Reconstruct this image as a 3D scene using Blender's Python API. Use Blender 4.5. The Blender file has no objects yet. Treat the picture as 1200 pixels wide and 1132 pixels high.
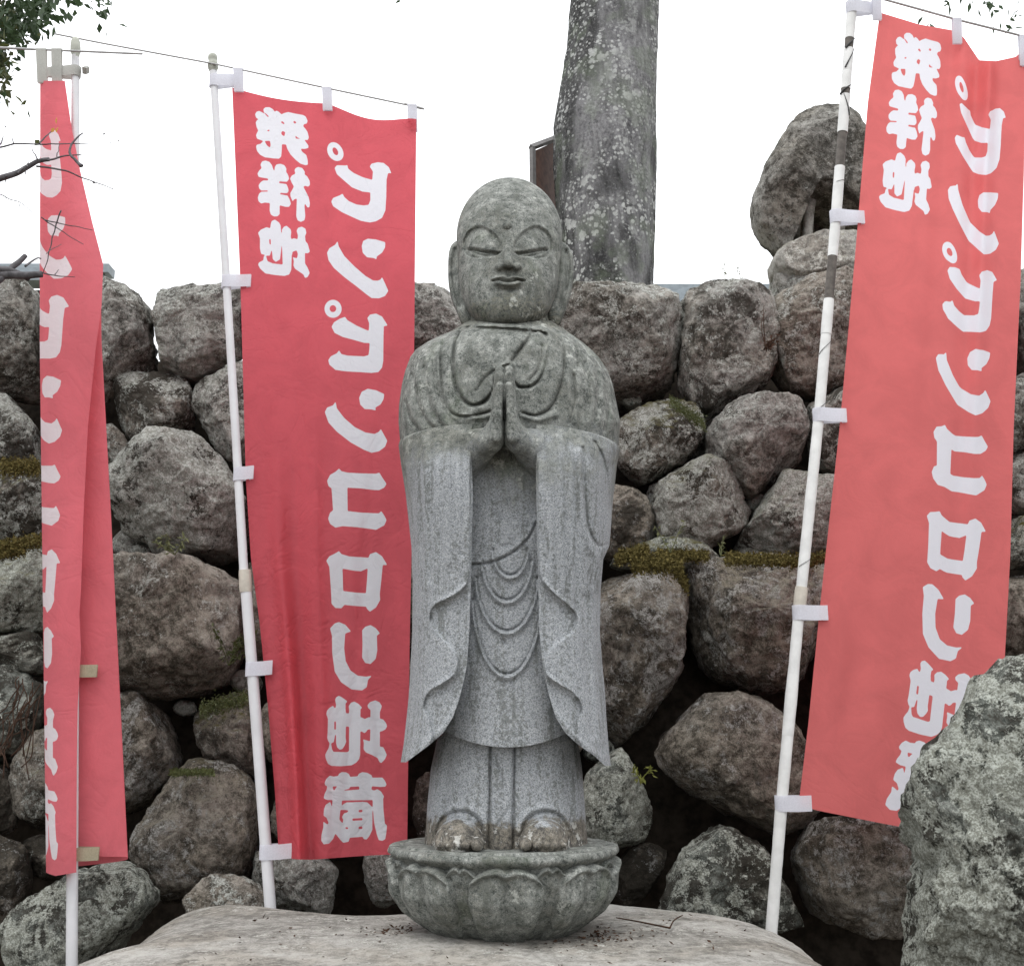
import bpy, bmesh, math, random
import numpy as np
from mathutils import Vector

random.seed(7)
RNG = np.random.default_rng(11)
SC = bpy.context.scene
COL = SC.collection

# ------------------------------------------------------------------ camera, world, sun
F = 1300.0                      # focal length in photo pixels (photo 1200 wide)
PITCH = math.radians(12.5)
CAMZ = 1.2
cam_d = bpy.data.cameras.new('camera')
cam_d.sensor_fit = 'HORIZONTAL'
cam_d.sensor_width = 36.0
cam_d.lens = 36.0 * F / 1200.0
cam_d.clip_start = 0.05
cam_d.clip_end = 2000.0
cam = bpy.data.objects.new('camera', cam_d)
cam.location = (0, 0, CAMZ)
cam.rotation_euler = (math.pi / 2 + PITCH, 0, 0)
COL.objects.link(cam)
SC.camera = cam

SUN_EL, SUN_AZ = math.radians(62), math.radians(200)   # azimuth from +Y, clockwise
world = bpy.data.worlds.new('World')
SC.world = world
world.use_nodes = True
wn = world.node_tree
wn.nodes.clear()
wo = wn.nodes.new('ShaderNodeOutputWorld')
wb = wn.nodes.new('ShaderNodeBackground')
sky = wn.nodes.new('ShaderNodeTexSky')
sky.sky_type = 'NISHITA'
sky.sun_disc = False
sky.sun_elevation = SUN_EL
sky.sun_rotation = SUN_AZ
wm = wn.nodes.new('ShaderNodeMix')
wm.data_type = 'RGBA'
wm.inputs[0].default_value = 0.9                       # closed white cloud cover
wtc = wn.nodes.new('ShaderNodeTexCoord')
wsx = wn.nodes.new('ShaderNodeSeparateXYZ')
wn.links.new(wtc.outputs['Generated'], wsx.inputs[0])
wmr = wn.nodes.new('ShaderNodeMapRange')                 # overcast sky: brighter towards the zenith
wmr.inputs[1].default_value = 0.0; wmr.inputs[2].default_value = 1.0
wmr.inputs[3].default_value = 9.5; wmr.inputs[4].default_value = 25.0
wn.links.new(wsx.outputs[2], wmr.inputs[0])
wvm = wn.nodes.new('ShaderNodeVectorMath'); wvm.operation = 'SCALE'
wvm.inputs[0].default_value = (0.985, 1.0, 1.015)
wn.links.new(wmr.outputs[0], wvm.inputs['Scale'])
wn.links.new(wvm.outputs[0], wm.inputs[7])
wn.links.new(sky.outputs[0], wm.inputs[6])
wn.links.new(wm.outputs[2], wb.inputs[0])
wb.inputs[1].default_value = 0.1
wn.links.new(wb.outputs[0], wo.inputs[0])

sun_d = bpy.data.lights.new('sun', 'SUN')
sun_d.energy = 0.9
sun_d.angle = math.radians(25)
sun_d.color = (1.0, 0.97, 0.92)
sun = bpy.data.objects.new('sun', sun_d)
sdir = Vector((math.sin(SUN_AZ) * math.cos(SUN_EL), math.cos(SUN_AZ) * math.cos(SUN_EL), math.sin(SUN_EL)))
sun.rotation_euler = sdir.to_track_quat('Z', 'Y').to_euler()
sun.location = sdir * 20
COL.objects.link(sun)

SC.view_settings.view_transform = 'Standard'
SC.view_settings.look = 'None'
SC.view_settings.exposure = 0.3
SC.view_settings.gamma = 1.0
SC.view_settings.use_curve_mapping = False

# ------------------------------------------------------------------ maths helpers
def P(px, py, Y):
    """world point at distance Y in front of the camera seen at photo pixel px,py"""
    px = np.asarray(px, float); py = np.asarray(py, float); Y = np.asarray(Y, float)
    xc = (px - 600.0) / F; yc = (566.0 - py) / F
    dy = math.cos(PITCH) - math.sin(PITCH) * yc
    dz = math.sin(PITCH) + math.cos(PITCH) * yc
    t = Y / dy
    return np.stack(np.broadcast_arrays(xc * t, Y, CAMZ + dz * t), -1)

def G(px, py, z):
    """world point on the level plane z"""
    xc = (px - 600.0) / F; yc = (566.0 - py) / F
    dy = math.cos(PITCH) - math.sin(PITCH) * yc
    dz = math.sin(PITCH) + math.cos(PITCH) * yc
    t = (z - CAMZ) / dz
    return np.array([xc * t, dy * t, z])

def catmull(pts, n=6, closed=True):
    p = np.asarray(pts, float)
    m = len(p)
    out = []
    rng = range(m) if closed else range(m - 1)
    for i in rng:
        if closed:
            a, b, c, d = p[(i - 1) % m], p[i], p[(i + 1) % m], p[(i + 2) % m]
        else:
            a, b, c, d = p[max(i - 1, 0)], p[i], p[i + 1], p[min(i + 2, m - 1)]
        for k in range(n):
            t = k / n
            out.append(0.5 * ((2 * b) + (-a + c) * t + (2 * a - 5 * b + 4 * c - d) * t * t + (-a + 3 * b - 3 * c + d) * t ** 3))
    if not closed:
        out.append(p[-1])
    return np.array(out)

def resample(loop, n, closed=True):
    p = np.asarray(loop, float)
    if closed:
        p = np.vstack([p, p[:1]])
    L = np.r_[0, np.cumsum(np.linalg.norm(np.diff(p, axis=0), axis=1))]
    t = np.linspace(0, L[-1], n + 1)[:-1] if closed else np.linspace(0, L[-1], n)
    return np.stack([np.interp(t, L, p[:, k]) for k in range(p.shape[1])], -1)

def _hash(ix, iy, iz, seed):
    h = (ix * 374761393 + iy * 668265263 + iz * 2147483647 + seed * 974634777) & 0xffffffff
    h = ((h ^ (h >> 13)) * 1274126177) & 0xffffffff
    h = (h ^ (h >> 16)) & 0xffffffff
    return h.astype(np.float64) / 4294967295.0 * 2 - 1

def vnoise(p, seed=0):
    p = np.asarray(p, float)
    i = np.floor(p).astype(np.int64)
    f = p - i
    f = f * f * f * (f * (f * 6 - 15) + 10)
    r = 0
    for dx in (0, 1):
        wx = f[:, 0] if dx else 1 - f[:, 0]
        for dy in (0, 1):
            wy = f[:, 1] if dy else 1 - f[:, 1]
            for dz in (0, 1):
                wz = f[:, 2] if dz else 1 - f[:, 2]
                r = r + wx * wy * wz * _hash(i[:, 0] + dx, i[:, 1] + dy, i[:, 2] + dz, seed)
    return r

def fbm(p, seed=0, octv=4, gain=0.5):
    a, r, q = 1.0, 0, np.asarray(p, float)
    for k in range(octv):
        r = r + a * vnoise(q, seed + 31 * k)
        q = q * 2.03 + 7.7
        a *= gain
    return r

def sstep(x, a, b):
    t = np.clip((x - a) / (b - a), 0, 1)
    return t * t * (3 - 2 * t)

def seg_dist(X, Y, pts, closed=False):
    p = np.asarray(pts, float)
    d = np.full(X.shape, 1e9)
    n = len(p)
    for i in range(n if closed else n - 1):
        a, b = p[i], p[(i + 1) % n]
        ab = b - a
        t = np.clip(((X - a[0]) * ab[0] + (Y - a[1]) * ab[1]) / (ab @ ab + 1e-9), 0, 1)
        d = np.minimum(d, (X - a[0] - ab[0] * t) ** 2 + (Y - a[1] - ab[1] * t) ** 2)
    return np.sqrt(d)

def inside(X, Y, pts):
    p = np.asarray(pts, float)
    r = np.zeros(X.shape, bool)
    n = len(p)
    for i in range(n):
        x1, y1 = p[i]; x2, y2 = p[(i + 1) % n]
        if y1 == y2:
            continue
        c = ((y1 > Y) != (y2 > Y)) & (X < (x2 - x1) * (Y - y1) / (y2 - y1) + x1)
        r ^= c
    return r

class Relief:
    """carving depth (in photo pixels, + is proud) over a front view"""
    def __init__(s, x0, x1, y0, y1):
        s.x0, s.y0 = x0, y0
        s.X, s.Y = np.meshgrid(np.arange(x0, x1 + 1.0), np.arange(y0, y1 + 1.0))
        s.H = np.zeros(s.X.shape)
    def line(s, pts, w, h, smooth=True, fade=True):
        p = catmull(pts, 8, False) if smooth else np.asarray(pts, float)
        d = seg_dist(s.X, s.Y, p)
        s.H += h * np.exp(-(d / w) ** 2)
    def poly(s, pts, h, soft=1.5, smooth=True, decay=None):
        p = catmull(pts, 6, True) if smooth else np.asarray(pts, float)
        d = seg_dist(s.X, s.Y, p, True)
        d = np.where(inside(s.X, s.Y, p), d, -d)
        m = sstep(d, -soft, soft)
        if decay:
            m = m * np.exp(-np.maximum(d, 0) / decay)
        s.H += h * m
    def add(s, fn):
        s.H += fn(s.X, s.Y)
    def __call__(s, px, py):
        x = np.clip(px - s.x0, 0, s.X.shape[1] - 1.001); y = np.clip(py - s.y0, 0, s.X.shape[0] - 1.001)
        i = x.astype(int); j = y.astype(int); a = x - i; b = y - j
        H = s.H
        return H[j, i] * (1 - a) * (1 - b) + H[j, i + 1] * a * (1 - b) + H[j + 1, i] * (1 - a) * b + H[j + 1, i + 1] * a * b

def surface_nets(Fv, org, h):
    """polygonise a sampled distance field (negative inside)"""
    nx, ny, nz = Fv.shape
    S = Fv < 0
    acc = np.zeros((nx - 1, ny - 1, nz - 1, 3)); cnt = np.zeros((nx - 1, ny - 1, nz - 1))
    cs = [(a, b, c) for a in (0, 1) for b in (0, 1) for c in (0, 1)]
    sl = lambda o: (slice(o[0], nx - 1 + o[0]), slice(o[1], ny - 1 + o[1]), slice(o[2], nz - 1 + o[2]))
    for o in cs:
        for ax in range(3):
            if o[ax] == 0:
                e = list(o); e[ax] = 1
                fa, fb = Fv[sl(o)], Fv[sl(e)]
                m = (fa < 0) != (fb < 0)
                with np.errstate(divide='ignore', invalid='ignore'):
                    t = np.where(m, fa / (fa - fb), 0)
                for k in range(3):
                    acc[..., k] += np.where(m, o[k] + (t if k == ax else 0), 0)
                cnt += m
    act = cnt > 0
    idx = -np.ones(act.shape, int)
    idx[act] = np.arange(act.sum())
    ii = np.argwhere(act)
    V = (ii + acc[act] / cnt[act][:, None]) * h + np.asarray(org)
    faces = []
    for ax in range(3):
        a = [slice(1, -1)] * 3; a[ax] = slice(0, -1)
        b = [slice(1, -1)] * 3; b[ax] = slice(1, None)
        s0, s1 = S[tuple(a)], S[tuple(b)]
        cr = np.argwhere(s0 != s1)
        if not len(cr):
            continue
        flip = s0[tuple(cr.T)]
        c = cr.copy()
        for k in range(3):
            if k != ax:
                c[:, k] += 1
        u, v = (ax + 1) % 3, (ax + 2) % 3
        def g(du, dv):
            q = c.copy(); q[:, u] -= du; q[:, v] -= dv
            return idx[tuple(q.T)]
        q = np.stack([g(1, 1), g(0, 1), g(0, 0), g(1, 0)], -1)
        q[~flip] = q[~flip][:, ::-1]
        faces.append(q)
    return V, np.vstack(faces)

# ------------------------------------------------------------------ object helpers
def link(o, parent=None):
    COL.objects.link(o)
    if parent is not None:
        o.parent = parent
    return o

def tag(o, label=None, cat=None, group=None, kind=None):
    if label: o['label'] = label
    if cat: o['category'] = cat
    if group: o['group'] = group
    if kind: o['kind'] = kind
    return o

def empty(name, loc, label=None, cat=None, group=None):
    o = bpy.data.objects.new(name, None)
    o.empty_display_size = 0.1
    o.location = loc
    link(o)
    return tag(o, label, cat, group)

def wloc(o):
    l = Vector((0, 0, 0))
    while o is not None:
        l = l + o.location
        o = o.parent
    return l

def meshdata(name, V, faces, mat, smooth=True, sharp=None):
    me = bpy.data.meshes.new(name)
    V = np.asarray(V, float)
    fl = faces.tolist() if isinstance(faces, np.ndarray) else [list(f) for f in faces]
    me.from_pydata(V.tolist(), [], fl)
    if mat is not None:
        for m in (mat if isinstance(mat, (list, tuple)) else [mat]):
            me.materials.append(m)
    if smooth:
        me.polygons.foreach_set('use_smooth', [True] * len(me.polygons))
        if sharp:
            me.set_sharp_from_angle(angle=math.radians(sharp))
    me.update()
    return me

def obj(name, V, faces, mat, parent=None, smooth=True, sharp=None, origin=None):
    """mesh object; V in world metres; its origin goes to 'origin' (default: centre of V)"""
    V = np.asarray(V, float)
    c = V.mean(0) if origin is None else np.asarray(origin, float)
    me = meshdata(name, V - c, faces, mat, smooth, sharp)
    o = bpy.data.objects.new(name, me)
    link(o, parent)
    o.location = Vector(c) - (wloc(parent) if parent is not None else Vector((0, 0, 0)))
    return o

def gridfaces(nr, nc, wrap=False, off=0):
    r = np.arange(nr - 1)[:, None]
    c = np.arange(nc if wrap else nc - 1)[None, :]
    a = r * nc + c; b = r * nc + (c + 1) % nc
    return (np.stack([a, b, b + nc, a + nc], -1).reshape(-1, 4) + off)

def tube(path, rad, n=10, cap=True):
    p = np.asarray(path, float)
    m = len(p)
    rad = np.broadcast_to(np.asarray(rad, float), (m,))
    t = np.gradient(p, axis=0)
    t /= np.linalg.norm(t, axis=1)[:, None] + 1e-12
    up = np.array([0, 0, 1.0]) if abs(t[0][2]) < 0.9 else np.array([1.0, 0, 0])
    V = []
    for i in range(m):
        a = np.cross(t[i], up); a /= np.linalg.norm(a) + 1e-12
        b = np.cross(t[i], a)
        up = -b if False else up
        th = np.arange(n) / n * 2 * math.pi
        V.append(p[i] + rad[i] * (np.cos(th)[:, None] * a + np.sin(th)[:, None] * b))
    V = np.vstack(V)
    fs = gridfaces(m, n, True).tolist()
    if cap:
        fs.append(list(range(n))[::-1]); fs.append([(m - 1) * n + k for k in range(n)])
    return V, fs

def join(parts):
    Vs, fs, o = [], [], 0
    for V, f in parts:
        Vs.append(np.asarray(V, float))
        for q in (f.tolist() if isinstance(f, np.ndarray) else f):
            fs.append([k + o for k in q])
        o += len(V)
    return np.vstack(Vs), fs

def box(x0, x1, y0, y1, z0, z1):
    V = [(x, y, z) for x in (x0, x1) for y in (y0, y1) for z in (z0, z1)]
    return np.array(V, float), [[0, 1, 3, 2], [4, 6, 7, 5], [0, 4, 5, 1], [2, 3, 7, 6], [0, 2, 6, 4], [1, 5, 7, 3]]

# ------------------------------------------------------------------ materials
class NT:
    def __init__(s, name):
        s.mat = bpy.data.materials.new(name)
        s.mat.use_nodes = True
        s.t = s.mat.node_tree
        s.t.nodes.clear()
        s.out = s.t.nodes.new('ShaderNodeOutputMaterial')
    def n(s, typ, **kw):
        nd = s.t.nodes.new('ShaderNode' + typ)
        for k, v in kw.items():
            setattr(nd, k, v)
        return nd
    def l(s, a, b):
        s.t.links.new(a, b)
    def setin(s, sock, v):
        if hasattr(v, 'is_linked') or hasattr(v, 'links'):
            s.l(v, sock)
        elif isinstance(v, (tuple, list)) and len(v) == 3 and sock.type == 'RGBA':
            sock.default_value = (*v, 1)
        else:
            sock.default_value = v
    def math(s, op, a, b=0.0, c=0.0, clamp=False):
        nd = s.n('Math', operation=op, use_clamp=clamp)
        s.setin(nd.inputs[0], a); s.setin(nd.inputs[1], b); s.setin(nd.inputs[2], c)
        return nd.outputs[0]
    def mix(s, fac, a, b, mode='MIX'):
        nd = s.n('Mix', data_type='RGBA', blend_type=mode)
        s.setin(nd.inputs[0], fac); s.setin(nd.inputs[6], a); s.setin(nd.inputs[7], b)
        return nd.outputs[2]
    def noise(s, co, scale, detail=6, rough=0.6, dist=0.0):
        nd = s.n('TexNoise')
        s.setin(nd.inputs['Vector'], co)
        nd.inputs['Scale'].default_value = scale; nd.inputs['Detail'].default_value = detail
        nd.inputs['Roughness'].default_value = rough; nd.inputs['Distortion'].default_value = dist
        return nd.outputs['Fac']
    def voro(s, co, scale, feature='F1', out='Distance'):
        nd = s.n('TexVoronoi', feature=feature)
        s.setin(nd.inputs['Vector'], co); nd.inputs['Scale'].default_value = scale
        return nd.outputs[out]
    def step(s, v, a, b):
        nd = s.n('MapRange', interpolation_type='SMOOTHSTEP')
        s.setin(nd.inputs[0], v); s.setin(nd.inputs[1], a); s.setin(nd.inputs[2], b)
        return nd.outputs[0]
    def ramp(s, v, stops):
        nd = s.n('ValToRGB')
        e = nd.color_ramp.elements
        e[0].position, e[0].color = stops[0][0], (*stops[0][1], 1)
        e[1].position, e[1].color = stops[-1][0], (*stops[-1][1], 1)
        for p, c in stops[1:-1]:
            q = e.new(p); q.color = (*c, 1)
        s.setin(nd.inputs[0], v)
        return nd.outputs[0]
    def attr(s, name):
        nd = s.n('Attribute', attribute_type='OBJECT', attribute_name=name)
        return nd.outputs['Fac']
    def coords(s, rnd=True, scale=None):
        co = s.n('TexCoord').outputs['Object']
        if rnd:
            r = s.n('ObjectInfo').outputs['Random']
            cx = s.n('CombineXYZ')
            s.l(s.math('MULTIPLY', r, 53.0), cx.inputs[0]); s.l(s.math('MULTIPLY', r, 31.0), cx.inputs[1]); s.l(s.math('MULTIPLY', r, 17.0), cx.inputs[2])
            ad = s.n('VectorMath', operation='ADD')
            s.l(co, ad.inputs[0]); s.l(cx.outputs[0], ad.inputs[1])
            co = ad.outputs[0]
        if scale:
            mp = s.n('Mapping'); mp.inputs['Scale'].default_value = scale
            s.l(co, mp.inputs['Vector']); co = mp.outputs[0]
        return co
    def bump(s, h, strength, dist, prev=None):
        nd = s.n('Bump')
        nd.inputs['Strength'].default_value = strength; nd.inputs['Distance'].default_value = dist
        s.setin(nd.inputs['Height'], h)
        if prev is not None:
            s.l(prev, nd.inputs['Normal'])
        return nd.outputs[0]
    def done(s, color, rough=0.85, normal=None, spec=0.3, trans=None):
        b = s.n('BsdfPrincipled')
        s.setin(b.inputs['Base Color'], color)
        s.setin(b.inputs['Roughness'], rough)
        b.inputs['Specular IOR Level'].default_value = spec
        if normal is not None:
            s.l(normal, b.inputs['Normal'])
        sh = b.outputs[0]
        if trans:
            tr = s.n('BsdfTranslucent')
            s.setin(tr.inputs[0], color)
            if normal is not None:
                s.l(normal, tr.inputs['Normal'])
            mx = s.n('MixShader'); mx.inputs[0].default_value = trans
            s.l(sh, mx.inputs[1]); s.l(tr.outputs[0], mx.inputs[2])
            sh = mx.outputs[0]
        s.l(sh, s.out.inputs[0])
        return s.mat

def rock_material(name, dark, mid, light, lich=(0.47, 0.48, 0.45), mosscol=(0.10, 0.085, 0.02), scale=1.0, pit=1.0):
    m = NT(name)
    co = m.coords()
    sh = m.n('VectorMath', operation='ADD'); m.l(co, sh.inputs[0]); sh.inputs[1].default_value = (11.3, 4.7, 8.1)
    co2 = sh.outputs[0]
    big = m.noise(co, 2.4, 3, 0.5)
    a = m.noise(co, 20.0 * scale, 9, 0.72, 0.3)
    b = m.noise(co2, 70.0 * scale, 7, 0.7)
    c = m.noise(co, 260.0, 3, 0.65)
    v = m.math('ADD', m.math('MULTIPLY', a, 0.45), m.math('ADD', m.math('MULTIPLY', b, 0.33), m.math('MULTIPLY', c, 0.22)))
    v = m.math('ADD', v, m.math('MULTIPLY', m.math('SUBTRACT', big, 0.5), 0.22))
    col = m.ramp(v, [(0.42, dark), (0.49, mid), (0.57, light)])
    warm = m.noise(co2, 3.6, 5, 0.6)
    col = m.mix(m.math('MULTIPLY', m.step(warm, 0.45, 0.62), 0.45), col, m.mix(m.step(v, 0.43, 0.57), (0.05, 0.042, 0.03), (0.24, 0.208, 0.162)))
    # black algae, in blotches broken up by the grain
    g0 = m.math('ADD', m.math('MULTIPLY', m.noise(co2, 6.5 * scale, 9, 0.72, 0.5), 0.6), m.math('ADD', m.math('MULTIPLY', b, 0.28), m.math('MULTIPLY', c, 0.12)))
    bth = m.math('SUBTRACT', 0.607, m.math('MULTIPLY', m.attr('algae'), 0.215))
    bmask = m.step(m.math('SUBTRACT', g0, bth), -0.015, 0.035)
    col = m.mix(m.math('MULTIPLY', bmask, 0.9), col, m.mix(c, (0.012, 0.011, 0.009), (0.055, 0.048, 0.038)))
    # pale lichen crust, ragged, in patches of several sizes
    l0 = m.math('ADD', m.math('MULTIPLY', m.noise(co, 11.0 * scale, 9, 0.74, 0.6), 0.62), m.math('ADD', m.math('MULTIPLY', b, 0.26), m.math('MULTIPLY', c, 0.12)))
    th = m.math('SUBTRACT', 0.607, m.math('MULTIPLY', m.attr('lichen'), 0.215))
    lmask = m.step(m.math('SUBTRACT', l0, th), -0.012, 0.03)
    col = m.mix(m.math('MULTIPLY', lmask, 0.85), col, m.mix(m.step(m.math('ADD', c, m.math('SUBTRACT', b, 0.5)), 0.4, 0.66), (lich[0] * 0.45, lich[1] * 0.44, lich[2] * 0.41), lich))
    # small round pale spots
    vd = m.voro(co2, 34.0)
    sp = m.math('MULTIPLY', m.step(m.math('ADD', vd, m.math('MULTIPLY', b, 0.5)), 0.40, 0.34), m.step(big, 0.45, 0.6))
    col = m.mix(m.math('MULTIPLY', sp, 0.5), col, lich)
    # moss on what faces up
    nz = m.n('SeparateXYZ'); m.l(m.n('NewGeometry').outputs['Normal'], nz.inputs[0])
    mo = m.math('MULTIPLY', m.step(nz.outputs[2], 0.15, 0.8), m.step(m.math('ADD', a, m.math('MULTIPLY', b, 0.5)), 0.66, 0.85))
    col = m.mix(m.math('MULTIPLY', mo, m.attr('moss'), clamp=True), col, m.mix(c, mosscol, (mosscol[0] * 0.4, mosscol[1] * 0.45, mosscol[2] * 0.5)))
    nrm = m.bump(a, 0.75, 0.022 * pit)
    nrm = m.bump(b, 0.8, 0.009 * pit, nrm)
    nrm = m.bump(c, 0.6, 0.003 * pit, nrm)
    nrm = m.bump(lmask, 0.4, 0.002, nrm)
    return m.done(col, 0.92, nrm, 0.15)

ROCKS = [
    rock_material('rock grey', (0.05, 0.047, 0.041), (0.190, 0.183, 0.167), (0.375, 0.366, 0.342)),
    rock_material('rock brown', (0.045, 0.039, 0.031), (0.17, 0.153, 0.131), (0.335, 0.308, 0.272)),
    rock_material('rock purple brown', (0.042, 0.037, 0.03), (0.155, 0.137, 0.115), (0.305, 0.277, 0.24), lich=(0.38, 0.375, 0.36)),
    rock_material('rock green grey', (0.04, 0.043, 0.037), (0.155, 0.165, 0.147), (0.33, 0.345, 0.315), lich=(0.48, 0.50, 0.45)),
]
M_SLAB = rock_material('rock slab', (0.17, 0.163, 0.148), (0.29, 0.28, 0.258), (0.40, 0.39, 0.363), lich=(0.50, 0.49, 0.455), scale=0.8, pit=0.55)

def granite(name, clean_amt, z0=None, z1=None):
    """fine speckled granite; weathering crust where grime has gathered on the upper statue"""
    m = NT(name)
    co = m.coords(False)
    geo = m.n('NewGeometry')
    pos = geo.outputs['Position']
    n1 = m.noise(pos, 5.0, 6, 0.6, 0.4)
    n2 = m.noise(pos, 38.0, 6, 0.7)
    sp = m.noise(pos, 420.0, 3, 0.75)
    vo = m.voro(pos, 520.0, out='Color')
    vs = m.n('SeparateColor'); m.l(vo, vs.inputs[0])
    clean = m.ramp(m.math('ADD', m.math('MULTIPLY', vs.outputs[0], 0.5), m.math('MULTIPLY', sp, 0.5)),
                   [(0.2, (0.11, 0.118, 0.125)), (0.38, (0.245, 0.26, 0.275)), (0.6, (0.335, 0.35, 0.365)), (0.85, (0.47, 0.48, 0.49))])
    n3 = m.noise(pos, 130.0, 5, 0.7)
    dv = m.math('ADD', m.math('MULTIPLY', n2, 0.34), m.math('ADD', m.math('MULTIPLY', n3, 0.36), m.math('MULTIPLY', sp, 0.30)))
    dirty = m.ramp(dv, [(0.42, (0.032, 0.036, 0.03)), (0.485, (0.135, 0.143, 0.128)), (0.545, (0.24, 0.247, 0.228)), (0.62, (0.48, 0.485, 0.45))])
    stain = m.step(m.math('ADD', m.math('MULTIPLY', m.noise(pos, 7.5, 6, 0.65, 0.3), 0.7), m.math('MULTIPLY', n3, 0.3)), 0.5, 0.62)
    dirty = m.mix(m.math('MULTIPLY', stain, 0.6), dirty, m.mix(m.step(dv, 0.42, 0.6), (0.035, 0.036, 0.028), (0.145, 0.14, 0.11)))
    amt = m.math('ADD', m.math('MULTIPLY', n1, 1.2), m.math('MULTIPLY', n2, 0.35))
    if z0 is not None:
        sx = m.n('SeparateXYZ'); m.l(pos, sx.inputs[0])
        h = m.step(sx.outputs[2], z0, z1)
        amt = m.math('ADD', amt, m.math('MULTIPLY', m.math('SUBTRACT', h, 0.5), 1.3))
    mask = m.step(amt, 0.60 + clean_amt, 0.98 + clean_amt)
    col = m.mix(m.math('MULTIPLY', mask, 0.92), clean, dirty)
    # vertical rain streaks
    mp = m.n('Mapping'); mp.inputs['Scale'].default_value = (48, 48, 5.0)
    m.l(pos, mp.inputs['Vector'])
    st = m.noise(mp.outputs[0], 1.0, 4, 0.6)
    col = m.mix(m.math('MULTIPLY', m.step(m.math('ADD', st, m.math('MULTIPLY', m.math('SUBTRACT', n3, 0.5), 1.1)), 0.5, 0.70), 0.6), col, (0.085, 0.09, 0.078))
    if z0 is not None:
        zj = float(P(595, 366, 2.35)[2])
        band_ = m.math('ABSOLUTE', m.math('SUBTRACT', sx.outputs[2], zj))
        jm = m.step(m.math('ADD', m.math('MULTIPLY', m.step(band_, 0.075, 0.0), 0.42), m.math('MULTIPLY', m.math('ADD', m.math('MULTIPLY', n1, 0.5), m.math('MULTIPLY', n3, 0.5)), 1.25)), 0.84, 1.08)
        col = m.mix(m.math('MULTIPLY', jm, 0.6), col, m.mix(m.step(n3, 0.42, 0.6), (0.03, 0.031, 0.024), (0.15, 0.145, 0.11)))
    # green algae and pale lichen flecks
    col = m.mix(m.math('MULTIPLY', m.math('MULTIPLY', m.step(m.noise(pos, 9.0, 5, 0.65), 0.55, 0.7), mask), 0.25), col, (0.10, 0.13, 0.075))
    fl = m.step(m.math('ADD', m.math('MULTIPLY', m.noise(pos, 34.0, 7, 0.74), 0.6), m.math('MULTIPLY', n1, 0.4)), 0.57, 0.61)
    col = m.mix(m.math('MULTIPLY', fl, m.math('MULTIPLY', mask, 0.6)), col, (0.47, 0.48, 0.44))
    if z0 is not None:
        # brown splash-back and lichen near the feet
        low = m.step(sx.outputs[2], Z_FEET + 0.10, Z_FEET - 0.01)
        bm = m.step(m.math('ADD', m.math('MULTIPLY', low, 0.6), m.math('MULTIPLY', m.noise(pos, 17.0, 6, 0.7), 0.9)), 0.68, 0.80)
        col = m.mix(m.math('MULTIPLY', bm, 0.9), col, m.mix(m.step(dv, 0.42, 0.6), (0.035, 0.03, 0.023), (0.23, 0.205, 0.165)))
        wl = m.math('MULTIPLY', low, m.step(m.math('ADD', m.math('MULTIPLY', m.noise(pos, 42.0, 6, 0.7), 0.8), m.math('MULTIPLY', n3, 0.2)), 0.55, 0.59))
        col = m.mix(m.math('MULTIPLY', wl, 0.8), col, (0.55, 0.55, 0.52))
    nrm = m.bump(n2, 0.4, 0.005)
    nrm = m.bump(n3, 0.5, 0.0025, nrm)
    nrm = m.bump(sp, 0.6, 0.0016, nrm)
    return m.done(col, 0.88, nrm, 0.2)

def plain(name, col, rough=0.6, spec=0.3, var=0.12, scale=40, bump=0.0, trans=None):
    m = NT(name)
    co = m.coords()
    n = m.noise(co, scale, 5, 0.6)
    c = m.mix(m.step(n, 0.3, 0.7), tuple(x * (1 - var) for x in col), tuple(min(1, x * (1 + var)) for x in col))
    nrm = m.bump(n, bump, 0.003) if bump else None
    return m.done(c, rough, nrm, spec, trans)

M_WHITE_POLE = plain('white pole plastic', (0.62, 0.62, 0.64), 0.45, 0.4, 0.06, 12)
M_POLE_JOINT = plain('pale pole joint', (0.50, 0.46, 0.40), 0.5, 0.3)
M_CAP = plain('grey green pole cap', (0.36, 0.37, 0.32), 0.6)
M_BAR = plain('grey crossbar', (0.40, 0.40, 0.40), 0.5)
M_TAB = plain('white tab cloth', (0.74, 0.74, 0.80), 0.9, 0.1, 0.05, 300, 0.1, trans=0.35)
M_TAB_SHADED = plain('shade tinted tab cloth', (0.40, 0.36, 0.26), 0.9, 0.1, 0.1, 300, 0.1, trans=0.3)  # white tab cloth in shade: the olive shade is put into its colour
M_TAB_GREY = plain('grey tab cloth', (0.50, 0.50, 0.47), 0.9, 0.1, 0.06, 300, 0.1, trans=0.4)
M_DARK_POLE = plain('dark bare pole', (0.10, 0.088, 0.078), 0.7, 0.3, 0.3, 60)
M_TAPE = plain('white pole tape', (0.66, 0.66, 0.65), 0.6, 0.3, 0.08, 30)
M_TAPE_MARK = plain('black tape edge', (0.05, 0.05, 0.05), 0.7)
M_SOIL = plain('dark soil', (0.035, 0.028, 0.022), 0.95, 0.1, 0.5, 25, 0.6)
M_GROUND = plain('earth ground', (0.09, 0.075, 0.058), 0.95, 0.1, 0.4, 12, 0.6)
M_TERRACE = plain('terrace earth', (0.13, 0.12, 0.08), 0.95, 0.1, 0.35, 4, 0.5)
M_LITTER = plain('brown leaf litter', (0.05, 0.028, 0.018), 0.9, 0.1, 0.5, 90)
M_TWIG = plain('grey brown twig bark', (0.10, 0.095, 0.10), 0.85, 0.2, 0.35, 60, 0.4)
M_LEAF = plain('dark green leaf', (0.045, 0.075, 0.035), 0.55, 0.35, 0.4, 6, 0, trans=0.3)
M_LEAF_OLIVE = plain('olive green leaf', (0.075, 0.085, 0.03), 0.6, 0.3, 0.4, 6, 0, trans=0.3)
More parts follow.
